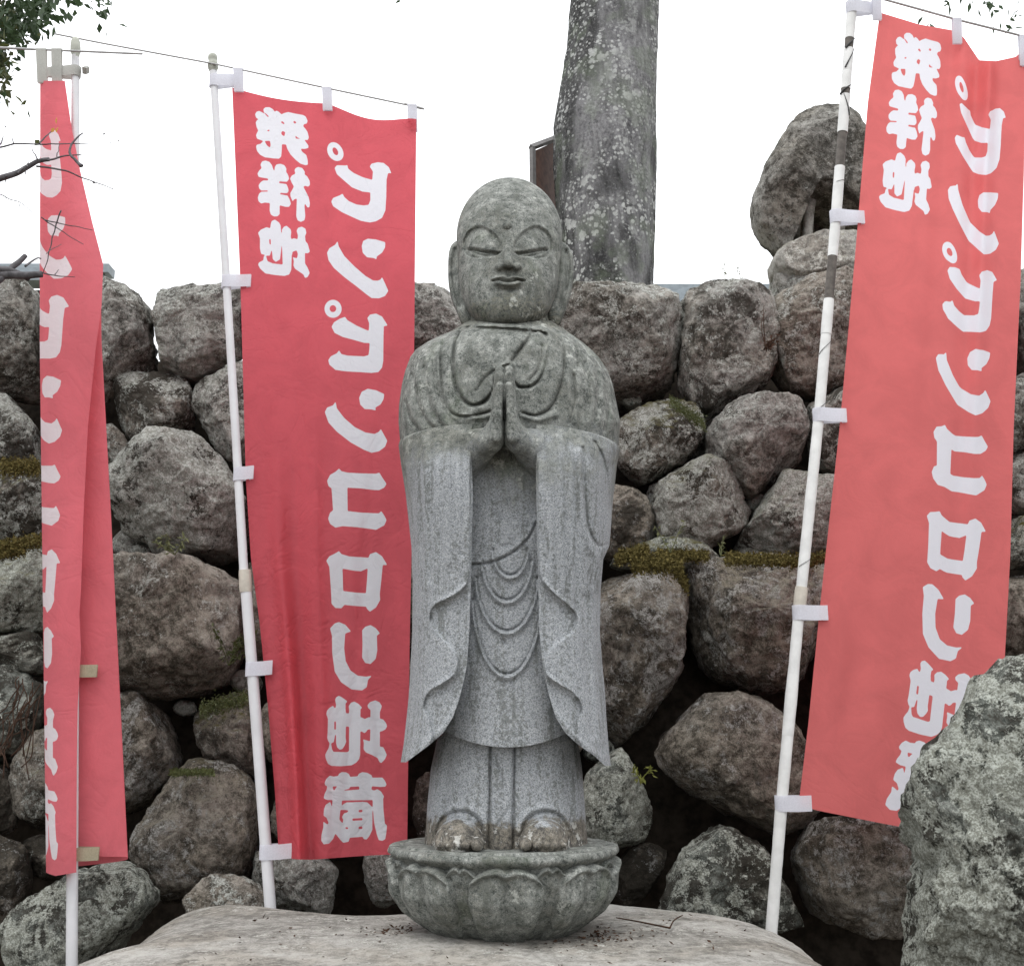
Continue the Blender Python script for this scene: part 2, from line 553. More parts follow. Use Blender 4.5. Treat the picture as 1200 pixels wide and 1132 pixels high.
M_FERN = plain('yellow green fern', (0.20, 0.21, 0.05), 0.6, 0.3, 0.25, 40, 0, trans=0.35)
M_WEED = plain('pale weed green', (0.17, 0.18, 0.09), 0.7, 0.2, 0.3, 40, 0, trans=0.3)
M_REDFERN = plain('red brown dry fern', (0.085, 0.05, 0.035), 0.8, 0.2, 0.3, 40, 0, trans=0.3)
M_MOSS = plain('golden moss', (0.105, 0.085, 0.03), 0.95, 0.1, 0.5, 60)
M_WOOD = plain('red brown board wood', (0.13, 0.062, 0.042), 0.7, 0.3, 0.3, 25)
M_TRIM = plain('weathered grey trim', (0.16, 0.155, 0.155), 0.7, 0.3, 0.2, 25)
M_ROOF = plain('blue grey roof tile', (0.22, 0.25, 0.27), 0.6, 0.4, 0.15, 8)
M_PLASTER = plain('pale plaster', (0.55, 0.55, 0.53), 0.85, 0.2, 0.08, 3)
M_GLASSY = plain('dark window glass', (0.05, 0.06, 0.07), 0.15, 0.5)

Z_FEET = float(P(595, 996.5, 2.25)[2])
M_STATUE = granite('statue granite', 0.05, Z_FEET + 0.35, Z_FEET + 1.1)
M_LOTUS = granite('lotus granite', -0.5)

# trunk bark
def bark_material():
    m = NT('lichened bark')
    co = m.coords()
    mp = m.n('Mapping'); mp.inputs['Scale'].default_value = (1, 1, 0.28); m.l(co, mp.inputs['Vector'])
    ns = m.noise(mp.outputs[0], 16.0, 8, 0.72, 0.5)
    nf = m.noise(co, 60.0, 7, 0.72)
    big = m.noise(mp.outputs[0], 3.2, 5, 0.6, 0.5)
    v = m.math('ADD', m.math('MULTIPLY', ns, 0.5), m.math('MULTIPLY', nf, 0.5))
    col = m.ramp(v, [(0.39, (0.075, 0.074, 0.078)), (0.5, (0.19, 0.188, 0.195)), (0.6, (0.33, 0.33, 0.335))])
    blk = m.step(m.math('ADD', m.math('MULTIPLY', big, 0.62), m.math('MULTIPLY', nf, 0.38)), 0.475, 0.545)
    col = m.mix(m.math('MULTIPLY', blk, 0.85), col, m.mix(m.step(nf, .45, .62), (0.018, 0.018, 0.018), (0.10, 0.10, 0.10)))
    pale = m.math('ADD', m.math('MULTIPLY', m.noise(co, 7.0, 8, 0.72, 0.4), 0.65), m.math('MULTIPLY', nf, 0.35))
    col = m.mix(m.math('MULTIPLY', m.step(pale, 0.55, 0.60), 0.6), col, (0.40, 0.41, 0.40))
    dens = m.noise(co, 3.0, 3, 0.5)
    for sc_, lo_ in ((11.0, 0.0), (22.0, 0.05), (38.0, 0.08)):
        vd = m.voro(co, sc_)
        lm = m.math('MULTIPLY', m.step(m.math('ADD', vd, m.math('MULTIPLY', nf, 0.6)), 0.62, 0.52), m.step(m.math('ADD', dens, lo_), 0.48, 0.6))
        col = m.mix(m.math('MULTIPLY', lm, 0.8), col, (0.50, 0.51, 0.50))
    sx = m.n('SeparateXYZ'); m.l(co, sx.inputs[0])
    gm = m.math('MULTIPLY', m.step(m.noise(co, 5.0, 5, 0.65), 0.48, 0.62), m.step(sx.outputs[2], 0.2, 0.75))
    col = m.mix(m.math('MULTIPLY', gm, 0.3), col, (0.19, 0.23, 0.16))
    nrm = m.bump(ns, 0.8, 0.03); nrm = m.bump(nf, 0.7, 0.01, nrm)
    return m.done(col, 0.95, nrm, 0.15)
M_BARK = bark_material()

# ------------------------------------------------------------------ shape builders
def dome_frame(outline3, front, Df, Db, n=84, rings=26, back_rings=9, ex=0.62, ez=0.85, seed=0, rough=0.05, facets=5, fine=0.012):
    """boulder: a closed 3D outline loop bulged by Df towards 'front' and Db away from it"""
    loop = resample(outline3, n)
    c = loop.mean(0)
    front = np.asarray(front, float); front /= np.linalg.norm(front)
    rows = []
    for k in range(rings + 1):
        ph = math.pi / 2 * (1 - k / rings)            # front pole .. rim
        rows.append((max(math.cos(ph), 0.0) ** ex, Df * math.sin(ph) ** ez))
    for k in range(1, back_rings + 1):
        ph = math.pi / 2 * (k / back_rings)
        rows.append((max(math.cos(ph), 0.0) ** ex, -Db * math.sin(ph) ** ez))
    V = np.vstack([c + (loop - c) * max(s, 0.004) + front * d for s, d in rows])
    size = np.linalg.norm(loop - c, axis=1).mean()
    rg = np.random.default_rng(seed)
    # broken facets
    for k in range(facets):
        nr = front * rg.uniform(0.25, 1.0) + rg.normal(size=3) * 0.55
        nr /= np.linalg.norm(nr)
        h = (V - c) @ nr
        cut = h.max() * rg.uniform(0.70, 0.93)
        V = V - np.maximum(h - cut, 0)[:, None] * nr * rg.uniform(0.75, 0.97)
    q = (V - c) / size
    nrm = (V - c); nrm /= np.linalg.norm(nrm, axis=1)[:, None] + 1e-9
    d = fbm(q * 1.3 + seed * 3.1, seed, 3) * rough + (np.abs(fbm(q * 2.6 + seed, seed + 5, 3, .55)) - 0.3) * rough * 0.9 + fbm(q * 6.0, seed + 9, 5, 0.62) * fine
    # keep the silhouette: damp the push sideways at the rim
    V = V + nrm * d[:, None] * size
    fs = gridfaces(len(rows), n, True)
    return V, fs[:, ::-1], c

# ------------------------------------------------------------------ STRUCTURE: ground, bank, terrace
def sheet(name, x0, x1, y0, y1, zf, nx, ny, mat):
    X, Y = np.meshgrid(np.linspace(x0, x1, nx), np.linspace(y0, y1, ny))
    V = np.stack([X.ravel(), Y.ravel(), zf(X.ravel(), Y.ravel())], -1)
    o = obj(name, V, gridfaces(ny, nx), mat, origin=(0, 0, 0))
    return tag(o, kind='structure')

def zg(x, y):
    return 0.42 + 0.05 * vnoise(np.stack([x * 1.5, y * 1.5, 0 * x], -1), 3) * np.exp(-(x / 8) ** 2)
tag(sheet('ground', -6, 6, -3, 4.6, zg, 90, 60, M_GROUND), 'dark earth at the foot of the stone wall')
tag(sheet('valley_floor', -1200, 1200, -1200, 1200, lambda x, y: 0 * x + 0.30, 12, 12, M_GROUND), 'wide earth plain under the whole place')
# earth bank behind the stones
nb = 40
xs = np.linspace(-6, 6, nb); ts = np.linspace(0, 1, 24)
XX, TT = np.meshgrid(xs, ts)
bz = 0.30 + TT * 2.2
by = 3.42 + TT * 0.42 + 0.05 * vnoise(np.stack([XX.ravel() * 3, TT.ravel() * 5, 0 * XX.ravel()], -1), 8).reshape(XX.shape)
o = obj('earth_bank', np.stack([XX.ravel(), by.ravel(), bz.ravel()], -1), gridfaces(24, nb), M_SOIL, origin=(0, 3.5, 0.4))
tag(o, 'black soil packed behind the wall stones', kind='structure')
o = sheet('terrace_ground', -40, 40, 3.86, 90, lambda x, y: 2.5 + 0 * x + np.where(y > 3.9, 0.0, 0.01), 20, 30, M_TERRACE)
tag(o, 'raised ground behind the top of the wall')

# ------------------------------------------------------------------ STONE WALL
WALL = empty('stone_wall', (0, 3.3, 0.4), 'rough retaining wall of rounded weathered boulders behind the statue and banners', 'wall')

def wall_Y(py):
    return 3.20 + 0.42 * (1060 - py) / 720.0

def stone(pts, parent=WALL, Y=None, dy=0.0, Df=None, mat=0, lichen=0.3, algae=0.3, moss=0.0, name='stone', seed=None, ex=0.52, rough=0.05, facets=11, n=112, rings=38, infl=1.0, fine=0.03):
    p = np.asarray(pts, float)
    sd = stone.k if seed is None else seed
    stone.k += 1
    c = p.mean(0)
    p = c + (p - c) * infl
    loop = catmull(p, 8)
    Yc = (wall_Y(c[1]) if Y is None else Y) + dy
    o3 = P(loop[:, 0], loop[:, 1], Yc + 0 * loop[:, 0])
    r = math.sqrt(abs(np.sum(loop[:, 0] * np.roll(loop[:, 1], -1) - loop[:, 1] * np.roll(loop[:, 0], -1)) / 2) / math.pi) * Yc / F
    Df = r * 0.85 if Df is None else Df
    V, fs, cc = dome_frame(o3, (0, -1, 0.12), Df, r * 0.9, n=n, rings=rings, seed=sd, ex=ex, rough=rough, facets=facets, fine=fine)
    ob = obj(name, V, fs, ROCKS[mat] if isinstance(mat, int) else mat, parent, origin=cc)
    ob['lichen'] = float(lichen); ob['algae'] = float(algae); ob['moss'] = float(moss)
    return ob
stone.k = 1

W = [  # outline in photo pixels, then look
 ([(-60,345),(-20,332),(25,336),(50,352),(50,400),(46,450),(30,463),(0,462),(-50,455)], dict(mat=0, lichen=.35, algae=.25)),
 ([(66,365),(88,346),(122,336),(150,345),(170,362),(178,395),(180,425),(160,442),(128,472),(105,480),(76,455)], dict(mat=0, lichen=.4, algae=.15)),
 ([(173,338),(182,335),(250,335),(290,340),(292,380),(286,428),(262,436),(235,447),(210,440),(185,422),(175,395),(171,352)], dict(mat=0, lichen=.5, algae=.3, ex=.5)),
 ([(136,458),(150,438),(178,431),(205,438),(222,452),(230,478),(220,500),(192,516),(165,527),(150,515),(139,490)], dict(mat=1, lichen=.5, algae=.75, dy=.02)),
 ([(227,462),(245,444),(275,428),(300,420),(322,440),(322,500),(304,540),(272,544),(245,512),(228,484)], dict(mat=0, lichen=.6, algae=.45)),
 ([(122,492),(140,503),(151,520),(152,536),(140,549),(116,547),(106,520)], dict(mat=1, lichen=.45, algae=.2)),
 ([(128,562),(150,535),(175,517),(200,511),(230,515),(255,535),(275,560),(292,590),(294,640),(270,656),(240,660),(190,656),(170,637),(145,622),(133,592)], dict(mat=0, lichen=.75, algae=.6, dy=-.03)),
 ([(92,652),(130,643),(200,645),(260,651),(281,672),(285,740),(272,790),(230,812),(180,815),(145,806),(108,790),(92,720)], dict(mat=1, lichen=.25, algae=.05, ex=.5, dy=-.04)),
 ([(-45,475),(0,462),(25,478),(48,508),(56,545),(30,562),(-10,562),(-45,540)], dict(mat=0, lichen=.55, algae=.6)),
 ([(-40,565),(5,555),(42,545),(64,580),(62,625),(30,638),(-5,642),(-45,622)], dict(mat=1, lichen=.5, algae=.75, moss=1)),
 ([(-45,650),(10,641),(60,645),(78,690),(72,735),(30,746),(-20,744),(-45,700)], dict(mat=3, lichen=.75, algae=.5, moss=1)),
 ([(-45,748),(20,744),(52,744),(66,766),(56,788),(20,792),(-45,785)], dict(mat=3, lichen=.2, algae=.7)),
 ([(-45,790),(0,782),(40,790),(58,830),(46,868),(10,892),(-45,890)], dict(mat=3, lichen=.35, algae=.5)),
 ([(60,800),(95,795),(128,815),(122,850),(90,872),(62,850)], dict(mat=1, lichen=.2, algae=.7)),
 ([(18,905),(35,872),(55,852),(82,866),(92,920),(70,972),(34,972),(18,938)], dict(mat=1, lichen=.35, algae=.35, moss=.6)),
 ([(-45,900),(0,895),(18,930),(16,968),(-10,980),(-45,975)], dict(mat=2, lichen=.2, algae=.6)),
 ([(-35,985),(8,980),(30,1000),(28,1050),(8,1085),(-35,1090)], dict(mat=2, lichen=.25, algae=.6)),
 ([(30,985),(80,975),(108,988),(106,1015),(70,1030),(36,1020)], dict(mat=1, lichen=.2, algae=.8, dy=.08)),
 ([(128,824),(165,815),(196,826),(212,856),(206,898),(186,922),(152,962),(128,944),(116,880)], dict(mat=2, lichen=.4, algae=.2)),
 ([(226,842),(245,820),(272,811),(304,828),(312,880),(304,918),(270,908),(240,884)], dict(mat=1, lichen=.3, algae=.4, moss=.9, dy=.03)),
 ([(157,985),(164,945),(185,915),(215,898),(250,894),(285,905),(303,935),(304,970),(299,1005),(281,1035),(242,1052),(196,1056),(168,1030)], dict(mat=2, lichen=.35, algae=.15, moss=.3, dy=-.02, facets=3)),
 ([(302,1000),(330,988),(386,1003),(394,1040),(382,1078),(322,1080),(300,1052)], dict(mat=0, lichen=.65, algae=.6)),
 ([(430,1000),(455,988),(476,1010),(470,1052),(445,1064),(430,1042)], dict(mat=0, lichen=.8, algae=.4)),
 ([(418,348),(478,336),(526,338),(552,370),(552,402),(500,424),(428,420)], dict(mat=0, lichen=.35, algae=.3)),
 # behind the middle banner and the statue
 ([(296,345),(350,338),(412,345),(420,400),(400,440),(330,445),(298,420)], dict(mat=0)),
 ([(325,452),(390,445),(420,480),(415,530),(370,548),(328,530)], dict(mat=1)),
 ([(425,430),(500,428),(552,415),(570,470),(545,520),(470,535),(430,510)], dict(mat=0)),
 ([(300,560),(360,552),(400,580),(398,635),(330,650),(298,625)], dict(mat=1)),
 ([(408,545),(480,540),(530,560),(528,620),(460,640),(410,620)], dict(mat=0)),
 ([(292,665),(350,655),(398,680),(395,760),(340,790),(296,770)], dict(mat=2)),
 ([(405,660),(470,648),(520,670),(512,750),(450,775),(404,750)], dict(mat=1)),
 ([(318,815),(380,795),(420,830),(410,900),(350,915),(314,880)], dict(mat=2)),
 ([(425,790),(490,775),(530,810),(520,860),(460,885),(424,850)], dict(mat=2, algae=.6)),
 ([(320,925),(390,915),(430,950),(400,990),(330,985)], dict(mat=1)),
 ([(560,430),(640,400),(705,440),(715,490),(640,520),(570,505)], dict(mat=0)),
 ([(540,530),(620,525),(700,530),(695,600),(620,630),(540,610)], dict(mat=1)),
 ([(530,640),(610,635),(690,650),(688,740),(610,770),(528,740)], dict(mat=2)),
 ([(540,790),(620,780),(685,800),(680,880),(610,900),(540,880)], dict(mat=1)),
 ([(490,915),(560,900),(640,910),(680,930),(670,1000),(580,1020),(500,1000)], dict(mat=2, algae=.6, dy=.04)),
 # right of the statue
 ([(640,352),(690,350),(750,345),(776,351),(795,375),(793,420),(784,456),(750,472),(720,476),(690,462),(652,420)], dict(mat=0, lichen=.4, algae=.15, ex=.5)),
 ([(797,366),(810,346),(840,337),(875,340),(900,355),(908,400),(903,440),(880,460),(845,476),(825,492),(806,472),(796,420)], dict(mat=0, lichen=.45, algae=.5)),
 ([(903,352),(930,332),(990,330),(1012,350),(1014,440),(985,456),(940,459),(915,442),(904,400)], dict(mat=1, lichen=.4, algae=.25)),
 ([(722,502),(745,480),(780,468),(812,475),(826,500),(820,520),(800,540),(770,561),(735,566),(722,540)], dict(mat=1, lichen=.6, algae=.7, moss=.9)),
 ([(825,512),(845,485),(880,465),(910,452),(930,468),(944,500),(941,540),(915,552),(895,576),(875,579),(855,562),(830,545)], dict(mat=0, lichen=.35, algae=.1, dy=-.03, facets=6)),
 ([(944,482),(962,456),(1000,450),(1016,500),(1004,546),(966,550),(945,522)], dict(mat=0, lichen=.45, algae=.4)),
 ([(754,572),(780,546),(810,537),(845,545),(870,570),(881,600),(866,632),(840,650),(800,650),(765,632),(753,600)], dict(mat=1, lichen=.75, algae=.55, moss=.5, dy=-.02)),
 ([(865,642),(885,602),(905,571),(930,553),(970,550),(1004,570),(1006,630),(970,648),(900,651)], dict(mat=0, lichen=.7, algae=.5, moss=.5)),
 ([(706,572),(735,566),(755,580),(766,620),(758,646),(722,657),(700,640),(698,600)], dict(mat=2, lichen=.3, algae=.4)),
 ([(715,662),(755,640),(800,642),(848,656),(870,664),(820,674),(760,672)], dict(mat=3, lichen=.6, algae=.1, moss=1, Df=.16)),
 ([(703,672),(725,655),(772,658),(798,682),(801,740),(795,790),(772,820),(745,850),(702,882),(688,800)], dict(mat=2, lichen=.45, algae=.35, dy=-.02, ex=.52)),
 ([(805,672),(830,659),(900,655),(952,660),(974,700),(974,780),(942,802),(905,817),(865,807),(830,787),(809,740),(803,702)], dict(mat=2, lichen=.45, algae=.15, moss=.4, dy=-.04, ex=.52)),
 ([(765,882),(790,846),(820,820),(860,814),(900,834),(930,858),(953,900),(954,950),(922,977),(890,968),(840,943),(800,922),(770,902)], dict(mat=2, lichen=.3, algae=.1, dy=-.05, facets=4)),
 ([(752,1055),(790,1000),(810,968),(835,963),(880,984),(920,1010),(942,1050),(944,1085),(860,1095),(780,1090)], dict(mat=3, lichen=.5, algae=.65, dy=-.05)),
 ([(932,1000),(960,955),(1000,943),(1060,958),(1085,1000),(1085,1065),(1045,1098),(990,1088),(948,1060)], dict(mat=2, lichen=.4, algae=.3, dy=-.05, facets=3)),
 ([(684,892),(722,878),(752,920),(762,960),(742,1002),(700,1012),(680,960)], dict(mat=3, lichen=.7, algae=.5)),
 ([(720,1010),(760,985),(782,1000),(756,1050),(728,1060)], dict(mat=2, lichen=.1, algae=.7, dy=.1)),
 # behind and beyond the right banner
 ([(1020,340),(1080,325),(1150,332),(1180,370),(1170,440),(1100,460),(1025,450)], dict(mat=0)),
 ([(1185,335),(1230,320),(1290,340),(1290,420),(1230,440),(1186,425)], dict(mat=0, lichen=.45)),
 ([(1020,465),(1090,468),(1110,520),(1080,560),(1020,548)], dict(mat=1)),
 ([(1118,470),(1180,448),(1215,450),(1240,490),(1215,520),(1150,535)], dict(mat=0, lichen=.5)),
 ([(1160,545),(1190,522),(1240,530),(1260,580),(1210,600),(1165,595)], dict(mat=0, lichen=.75, algae=.4)),
 ([(1010,570),(1080,570),(1150,575),(1150,640),(1080,655),(1010,640)], dict(mat=1)),
 ([(1150,660),(1185,605),(1230,608),(1260,640),(1220,662)], dict(mat=3, lichen=.6, moss=1)),
 ([(980,670),(1060,660),(1140,668),(1150,740),(1080,790),(985,780)], dict(mat=2)),
 ([(1158,690),(1190,668),(1260,672),(1265,760),(1200,790),(1160,770)], dict(mat=2, lichen=.25)),
 ([(965,820),(1040,800),(1090,830),(1080,920),(1000,935),(960,900)], dict(mat=2)),
 ([(1098,810),(1180,795),(1260,810),(1250,900),(1150,930),(1095,900)], dict(mat=1)),
 ([(1090,950),(1180,930),(1260,950),(1250,1060),(1150,1090),(1092,1050)], dict(mat=2)),
]
for pts, kw in W:
    kw = dict(kw); kw.setdefault('infl', 1.0)
    if np.mean([q_[1] for q_ in pts]) < 425:
        kw.update(ex=.40, facets=6, infl=1.02)          # blocky top course
    stone(pts, **kw)

# the wall runs on past both edges of the picture
for x_start, x_end in ((-430, -110), (1345, 1640)):
    y = 375
    row = 0
    while y < 1080:
        x = x_start + (row % 2) * 45
        while x < x_end:
            rw, rh = RNG.uniform(56, 76), RNG.uniform(48, 62)
            a_ = np.linspace(0, 2 * math.pi, 10)[:-1] + RNG.uniform(0, .6)
            q_ = RNG.uniform(.88, 1.12, 9)
            stone(np.stack([x + rw * q_ * np.cos(a_), y + RNG.uniform(-8, 8) + rh * q_ * np.sin(a_)], -1), mat=int(RNG.integers(0, 4)), lichen=RNG.uniform(.2, .7), algae=RNG.uniform(.1, .6), n=56, rings=18, ex=.45, facets=8)
            x += rw * 1.9
        y += 104
        row += 1

# small packing stones in the joints
for (x, y, r) in [(812,528,14),(884,590,12),(700,880,16),(738,470,10),(900,560,9),(150,640,18),(165,650,14),(290,800,16),(215,830,12),(60,640,12),(20,745,9),(880,655,16),(830,500,9),(318,552,9),(1170,655,16),(130,980,13)]:
    a = np.linspace(0, 2 * math.pi, 7)[:-1] + random.random()
    rr = r * RNG.uniform(.75, 1.2, 6)
    stone(np.stack([x + rr * np.cos(a) * 1.25, y + rr * np.sin(a) * .9], -1), dy=.07, mat=random.choice([0, 1, 3]), lichen=.5, algae=.4, n=36, rings=10, facets=3)

# ------------------------------------------------------------------ loose boulders
b = stone([(6,1098),(25,1065),(60,1040),(95,1020),(130,1008),(160,1015),(180,1050),(162,1078),(122,1124),(95,1165),(20,1170),(2,1125)], parent=None, Y=2.95, mat=3, lichen=.6, algae=.55, name='boulder', facets=7)
tag(b, 'lichened grey green boulder at the foot of the wall behind the leftmost banner pole', 'boulder')
b = stone([(213,1064),(235,1036),(258,1022),(290,1030),(310,1054),(308,1085),(260,1092),(222,1086)], parent=None, Y=2.98, mat=1, lichen=.45, algae=.25, name='boulder')
tag(b, 'small rounded brown grey boulder between the flat slab and the round wall stone', 'boulder')
b = stone([(1086,918),(1100,892),(1124,864),(1150,820),(1174,792),(1212,768),(1290,775),(1345,900),(1350,1060),(1310,1200),(1200,1240),(1108,1220),(1084,1140),(1088,1050),(1100,1010),(1092,970),(1083,945)], parent=None, Y=2.02, Df=0.17, mat=3, lichen=.68, algae=.62, name='boulder', n=220, rings=90, facets=16, ex=.5, rough=.06, fine=.05)
tag(b, 'large mottled grey green boulder in the right foreground hiding the banner corner', 'boulder')

# flat slab under the statue (outline in plan, bulged upwards)
ZS = float(P(590, 1107, 2.27)[2])
plan = [G(190,1059,ZS-.03), G(300,1066,ZS-.03), G(400,1072,ZS-.03), G(590,1062,ZS-.03), G(727,1055,ZS-.03), G(870,1068,ZS-.03), G(945,1084,ZS-.03), G(992,1118,ZS-.04),
        np.array([0.70,1.98,ZS]), np.array([0.52,1.62,ZS]), np.array([0.1,1.55,ZS]), np.array([-0.35,1.6,ZS]), np.array([-0.80,1.85,ZS]), np.array([-0.95,2.15,ZS]), np.array([-0.88,2.5,ZS])]
plan = catmull(np.array(plan), 8)
plan[:, 2] = ZS - .19
Vs, fs, cc = dome_frame(plan, (0, 0, 1), .19, .35, n=260, rings=80, ex=.27, ez=1.0, seed=77, rough=.012, facets=0, fine=.006)
slab = obj('boulder', Vs, fs, M_SLAB, origin=cc)
slab['lichen'] = .3; slab['algae'] = .02; slab['moss'] = 0.0
tag(slab, 'broad flat pale grey boulder under the lotus pedestal', 'boulder')

# ------------------------------------------------------------------ STATUE
Y0 = 2.45
S = F / Y0                       # photo pixels per metre at the statue

def pxyd(V):
    """(px, py, depth towards camera in px) -> world"""
    V = np.asarray(V, float)
    return P(V[:, 0], V[:, 1], Y0 - V[:, 2] / S)

base_c = P(590, 998, Y0)
STAT = empty('jizo_statue', base_c, 'grey granite statue of a bald robed monk with palms pressed together', 'statue')

def smin(a, b, k):
    h = np.clip(0.5 + 0.5 * (b - a) / k, 0, 1)
    return b * (1 - h) + a * h - k * h * (1 - h)
def ell(p, c, r):
    q = (p - np.asarray(c)) / np.asarray(r)
    k0 = np.linalg.norm(q, axis=-1)
    k1 = np.linalg.norm(q / np.asarray(r), axis=-1) + 1e-9
    return k0 * (k0 - 1) / k1
def cone(p, a, b, ra, rb):
    a = np.asarray(a, float); b = np.asarray(b, float)
    ab = b - a
    t = np.clip(((p - a) @ ab) / (ab @ ab), 0, 1)
    return np.linalg.norm(p - a - t[..., None] * ab, axis=-1) - (ra + (rb - ra) * t)

def head_map(V):
    """upright head seen from below: lean the view-aligned form back, keep small bumps level"""
    V = np.asarray(V, float)
    q = 1 - ((V[:, 0] - 597) / 61) ** 2 - ((V[:, 1] - 294) / 86) ** 2
    base = -6 + 67 * np.sqrt(np.clip(q, 0, 1))
    res = np.clip(V[:, 2] - base, -14, 14) * sstep(q, 0.12, 0.45)
    ref = V[:, 2] - res + HEAD_LEAN * (V[:, 1] - 310)
    W_ = P(V[:, 0], V[:, 1], Y0 - ref / S)
    W_[:, 1] -= res / S
    return W_
HEAD_LEAN = 0.26

def sdf_part(name, fn, lo, hi, h, mat, parent, mp=None):
    ax = [np.arange(lo[k], hi[k] + h, h) for k in range(3)]
    g = np.stack(np.meshgrid(*ax, indexing='ij'), -1)
    V, f = surface_nets(fn(g), lo, h)
    # grid axes are px, py(down), depth: a mirrored frame, so turn faces
    return obj(name, (mp or pxyd)(V), f, mat, parent)

# head ---------------------------------------------------------------
hr = Relief(520, 680, 200, 400)
for s in (1, -1):
    mx = lambda pts: [(595 + s * (a - 595), b) for a, b in pts]
    # socket cut below the brow line, fading down over the lid
    hr.poly(mx([(543,285),(548.5,273),(562,266.5),(575,271.5),(583.5,279.5),(587.5,288),(582,299),(563,303),(547,299)]), -3.4, 1.0, decay=11)
    hr.line(mx([(543,283),(548.5,271.5),(562,265),(575.5,270),(584.5,278.5),(588.5,288)]), 1.3, 0.9)
    hr.add(lambda X, Y, s=s: 1.2 * np.exp(-(((X - (595 + s * -27)) / 19) ** 2 + ((Y - 287) / 9) ** 2)))
    # half closed eye: upper lid edge, narrow lens, lower lid edge
    hr.line(mx([(549,291.6),(557,292.6),(567,294.4),(577,295.8),(586.5,295.4)]), 1.0, -5.2)
    hr.line(mx([(553,294.6),(567,298.6),(577,298.6),(584,296.8)]), 0.9, -2.6)
    hr.line(mx([(552,297.6),(567,301.8),(578,301.6)]), 1.8, 1.1)
    hr.line(mx([(550,289.5),(558,290.2),(568,291.8),(578,293.2),(585,293)]), 1.6, 1.0)
# mouth: bowed upper lip, full short lower lip
hr.line([(577,333),(581,332.6),(585,331.6),(589,333.4),(595.5,334.6),(602,333.4),(606,331.6),(610,332.6),(614.5,332.6)], 1.1, -5.0)
hr.line([(578,331.4),(583,329.8),(588,328.8),(592,329.4),(595.5,330.8),(599,329.4),(603,328.8),(608,329.8),(613,331.2)], 1.5, 3.4)
hr.line([(583,336.6),(589,338.2),(595.5,338.8),(602,338.2),(608,336.6)], 2.6, 4.6)
hr.line([(585,343.8),(595.5,345.6),(606,343.8)], 1.8, -2.4)
hr.line([(595.5,322.5),(595.5,328)], 2.0, -1.6)
hr.add(lambda X, Y: 2.2 * np.exp(-((X - 595.5) / 19) ** 2 - ((Y - 335) / 11) ** 2))

def head_sdf(g):
    d = smin(ell(g, (597, 278, -6), (62, 70, 66)), ell(g, (596, 330, 2), (57, 57.5, 61)), 22)
    d = smin(d, ell(g, (596, 357, 4), (44, 27, 50)), 12)
    d = smin(d, ell(g, (595.5, 360, 40), (20, 14, 17)), 14)
    nose = smin(cone(g, (595.5, 281, 57.5), (595.5, 313, 69.5), 3.6, 5.8), ell(g, (585.5, 315.5, 63), (5.6, 5, 7)), 3)
    nose = smin(nose, ell(g, (605.5, 315.5, 63), (5.6, 5, 7)), 3)
    d = smin(d, nose, 3.5)
    d = d - np.where(g[..., 2] > 10, hr(g[..., 0], g[..., 1]) * sstep(g[..., 2], 10, 30) * 0.9, 0)
    return d
sdf_part('head', head_sdf, (528, 202, -76), (666, 392, 86), 1.15, M_STATUE, STAT, head_map)
# forehead dot: a small ball set into the brow
uc = P(594.5, 265.5, Y0 - 46.5 / S)
ua, ub = np.meshgrid(np.linspace(0, math.pi, 13), np.linspace(0, 2 * math.pi, 20, endpoint=False), indexing='ij')
ur = 6.0 / S
obj('forehead_dot', np.stack([uc[0] + ur * np.sin(ua).ravel() * np.cos(ub).ravel(), uc[1] + ur * np.sin(ua).ravel() * np.sin(ub).ravel(), uc[2] + ur * np.cos(ua).ravel()], -1), gridfaces(13, 20, True), M_STATUE, STAT)
# neck
def neck_sdf(g):
    d = cone(g, (596, 350, -4), (597, 410, -6), 44, 54)
    d = smin(d, cone(g, (597, 388, -4), (597, 392, -4), 50, 52), 4)
    return d
sdf_part('neck', neck_sdf, (536, 300, -70), (660, 420, 66), 2.5, M_STATUE, STAT)

# ears
def ear(pts, d0, df, db, groove):
    lp = catmull(pts, 8)
    loop = resample(np.column_stack([lp, np.full(len(lp), d0)]), 60)
    c = loop.mean(0)
    rr = Relief(515, 685, 270, 400)
    for gpts, w, hgt in groove:
        rr.line(gpts, w, hgt)
    V = []
    rows = 14
    for k in range(rows + 1):
        ph = math.pi / 2 * (1 - k / rows)
        V.append(c + (loop - c) * max(math.cos(ph) ** 0.55, .01) + np.array([0, 0, df * math.sin(ph)]))
    for k in range(1, 6):
        ph = math.pi / 2 * k / 5
        V.append(c + (loop - c) * max(math.cos(ph) ** 0.55, .01) + np.array([0, 0, -db * math.sin(ph)]))
    V = np.vstack(V)
    V[:, 2] += np.where(V[:, 2] > d0, rr(V[:, 0], V[:, 1]), 0)
    f = gridfaces(rows + 6, 60, True)
    V[:, 2] += HEAD_LEAN * (V[:, 1] - 310)
    return obj('ear', pxyd(V), f, M_STATUE, STAT)
ear([(541,283),(531,285),(526,296),(525,318),(526,336),(530,354),(536,368),(541,380),(550,384),(556,374),(551,340),(547,305)], -12, 14, 16,
    [([(534,292),(531,310),(533,335),(539,358)], 2.6, -9), ([(539,300),(538,318),(541,340)], 2.0, 2)])
ear([(655,284),(664,287),(671,298),(672,318),(670,340),(665,358),(660,372),(655,382),(646,384),(641,374),(645,340),(649,305)], -12, 14, 16,
    [([(663,294),(666,312),(663,336),(656,360)], 2.6, -9), ([(658,302),(659,320),(656,342)], 2.0, 2)])

# draped surfaces ------------------------------------------------------
def table(rows):
    r = np.array(rows, float)
    return lambda y, k: np.interp(y, r[:, 0], r[:, k])

# torso and inner robe
tr = Relief(440, 760, 370, 900)
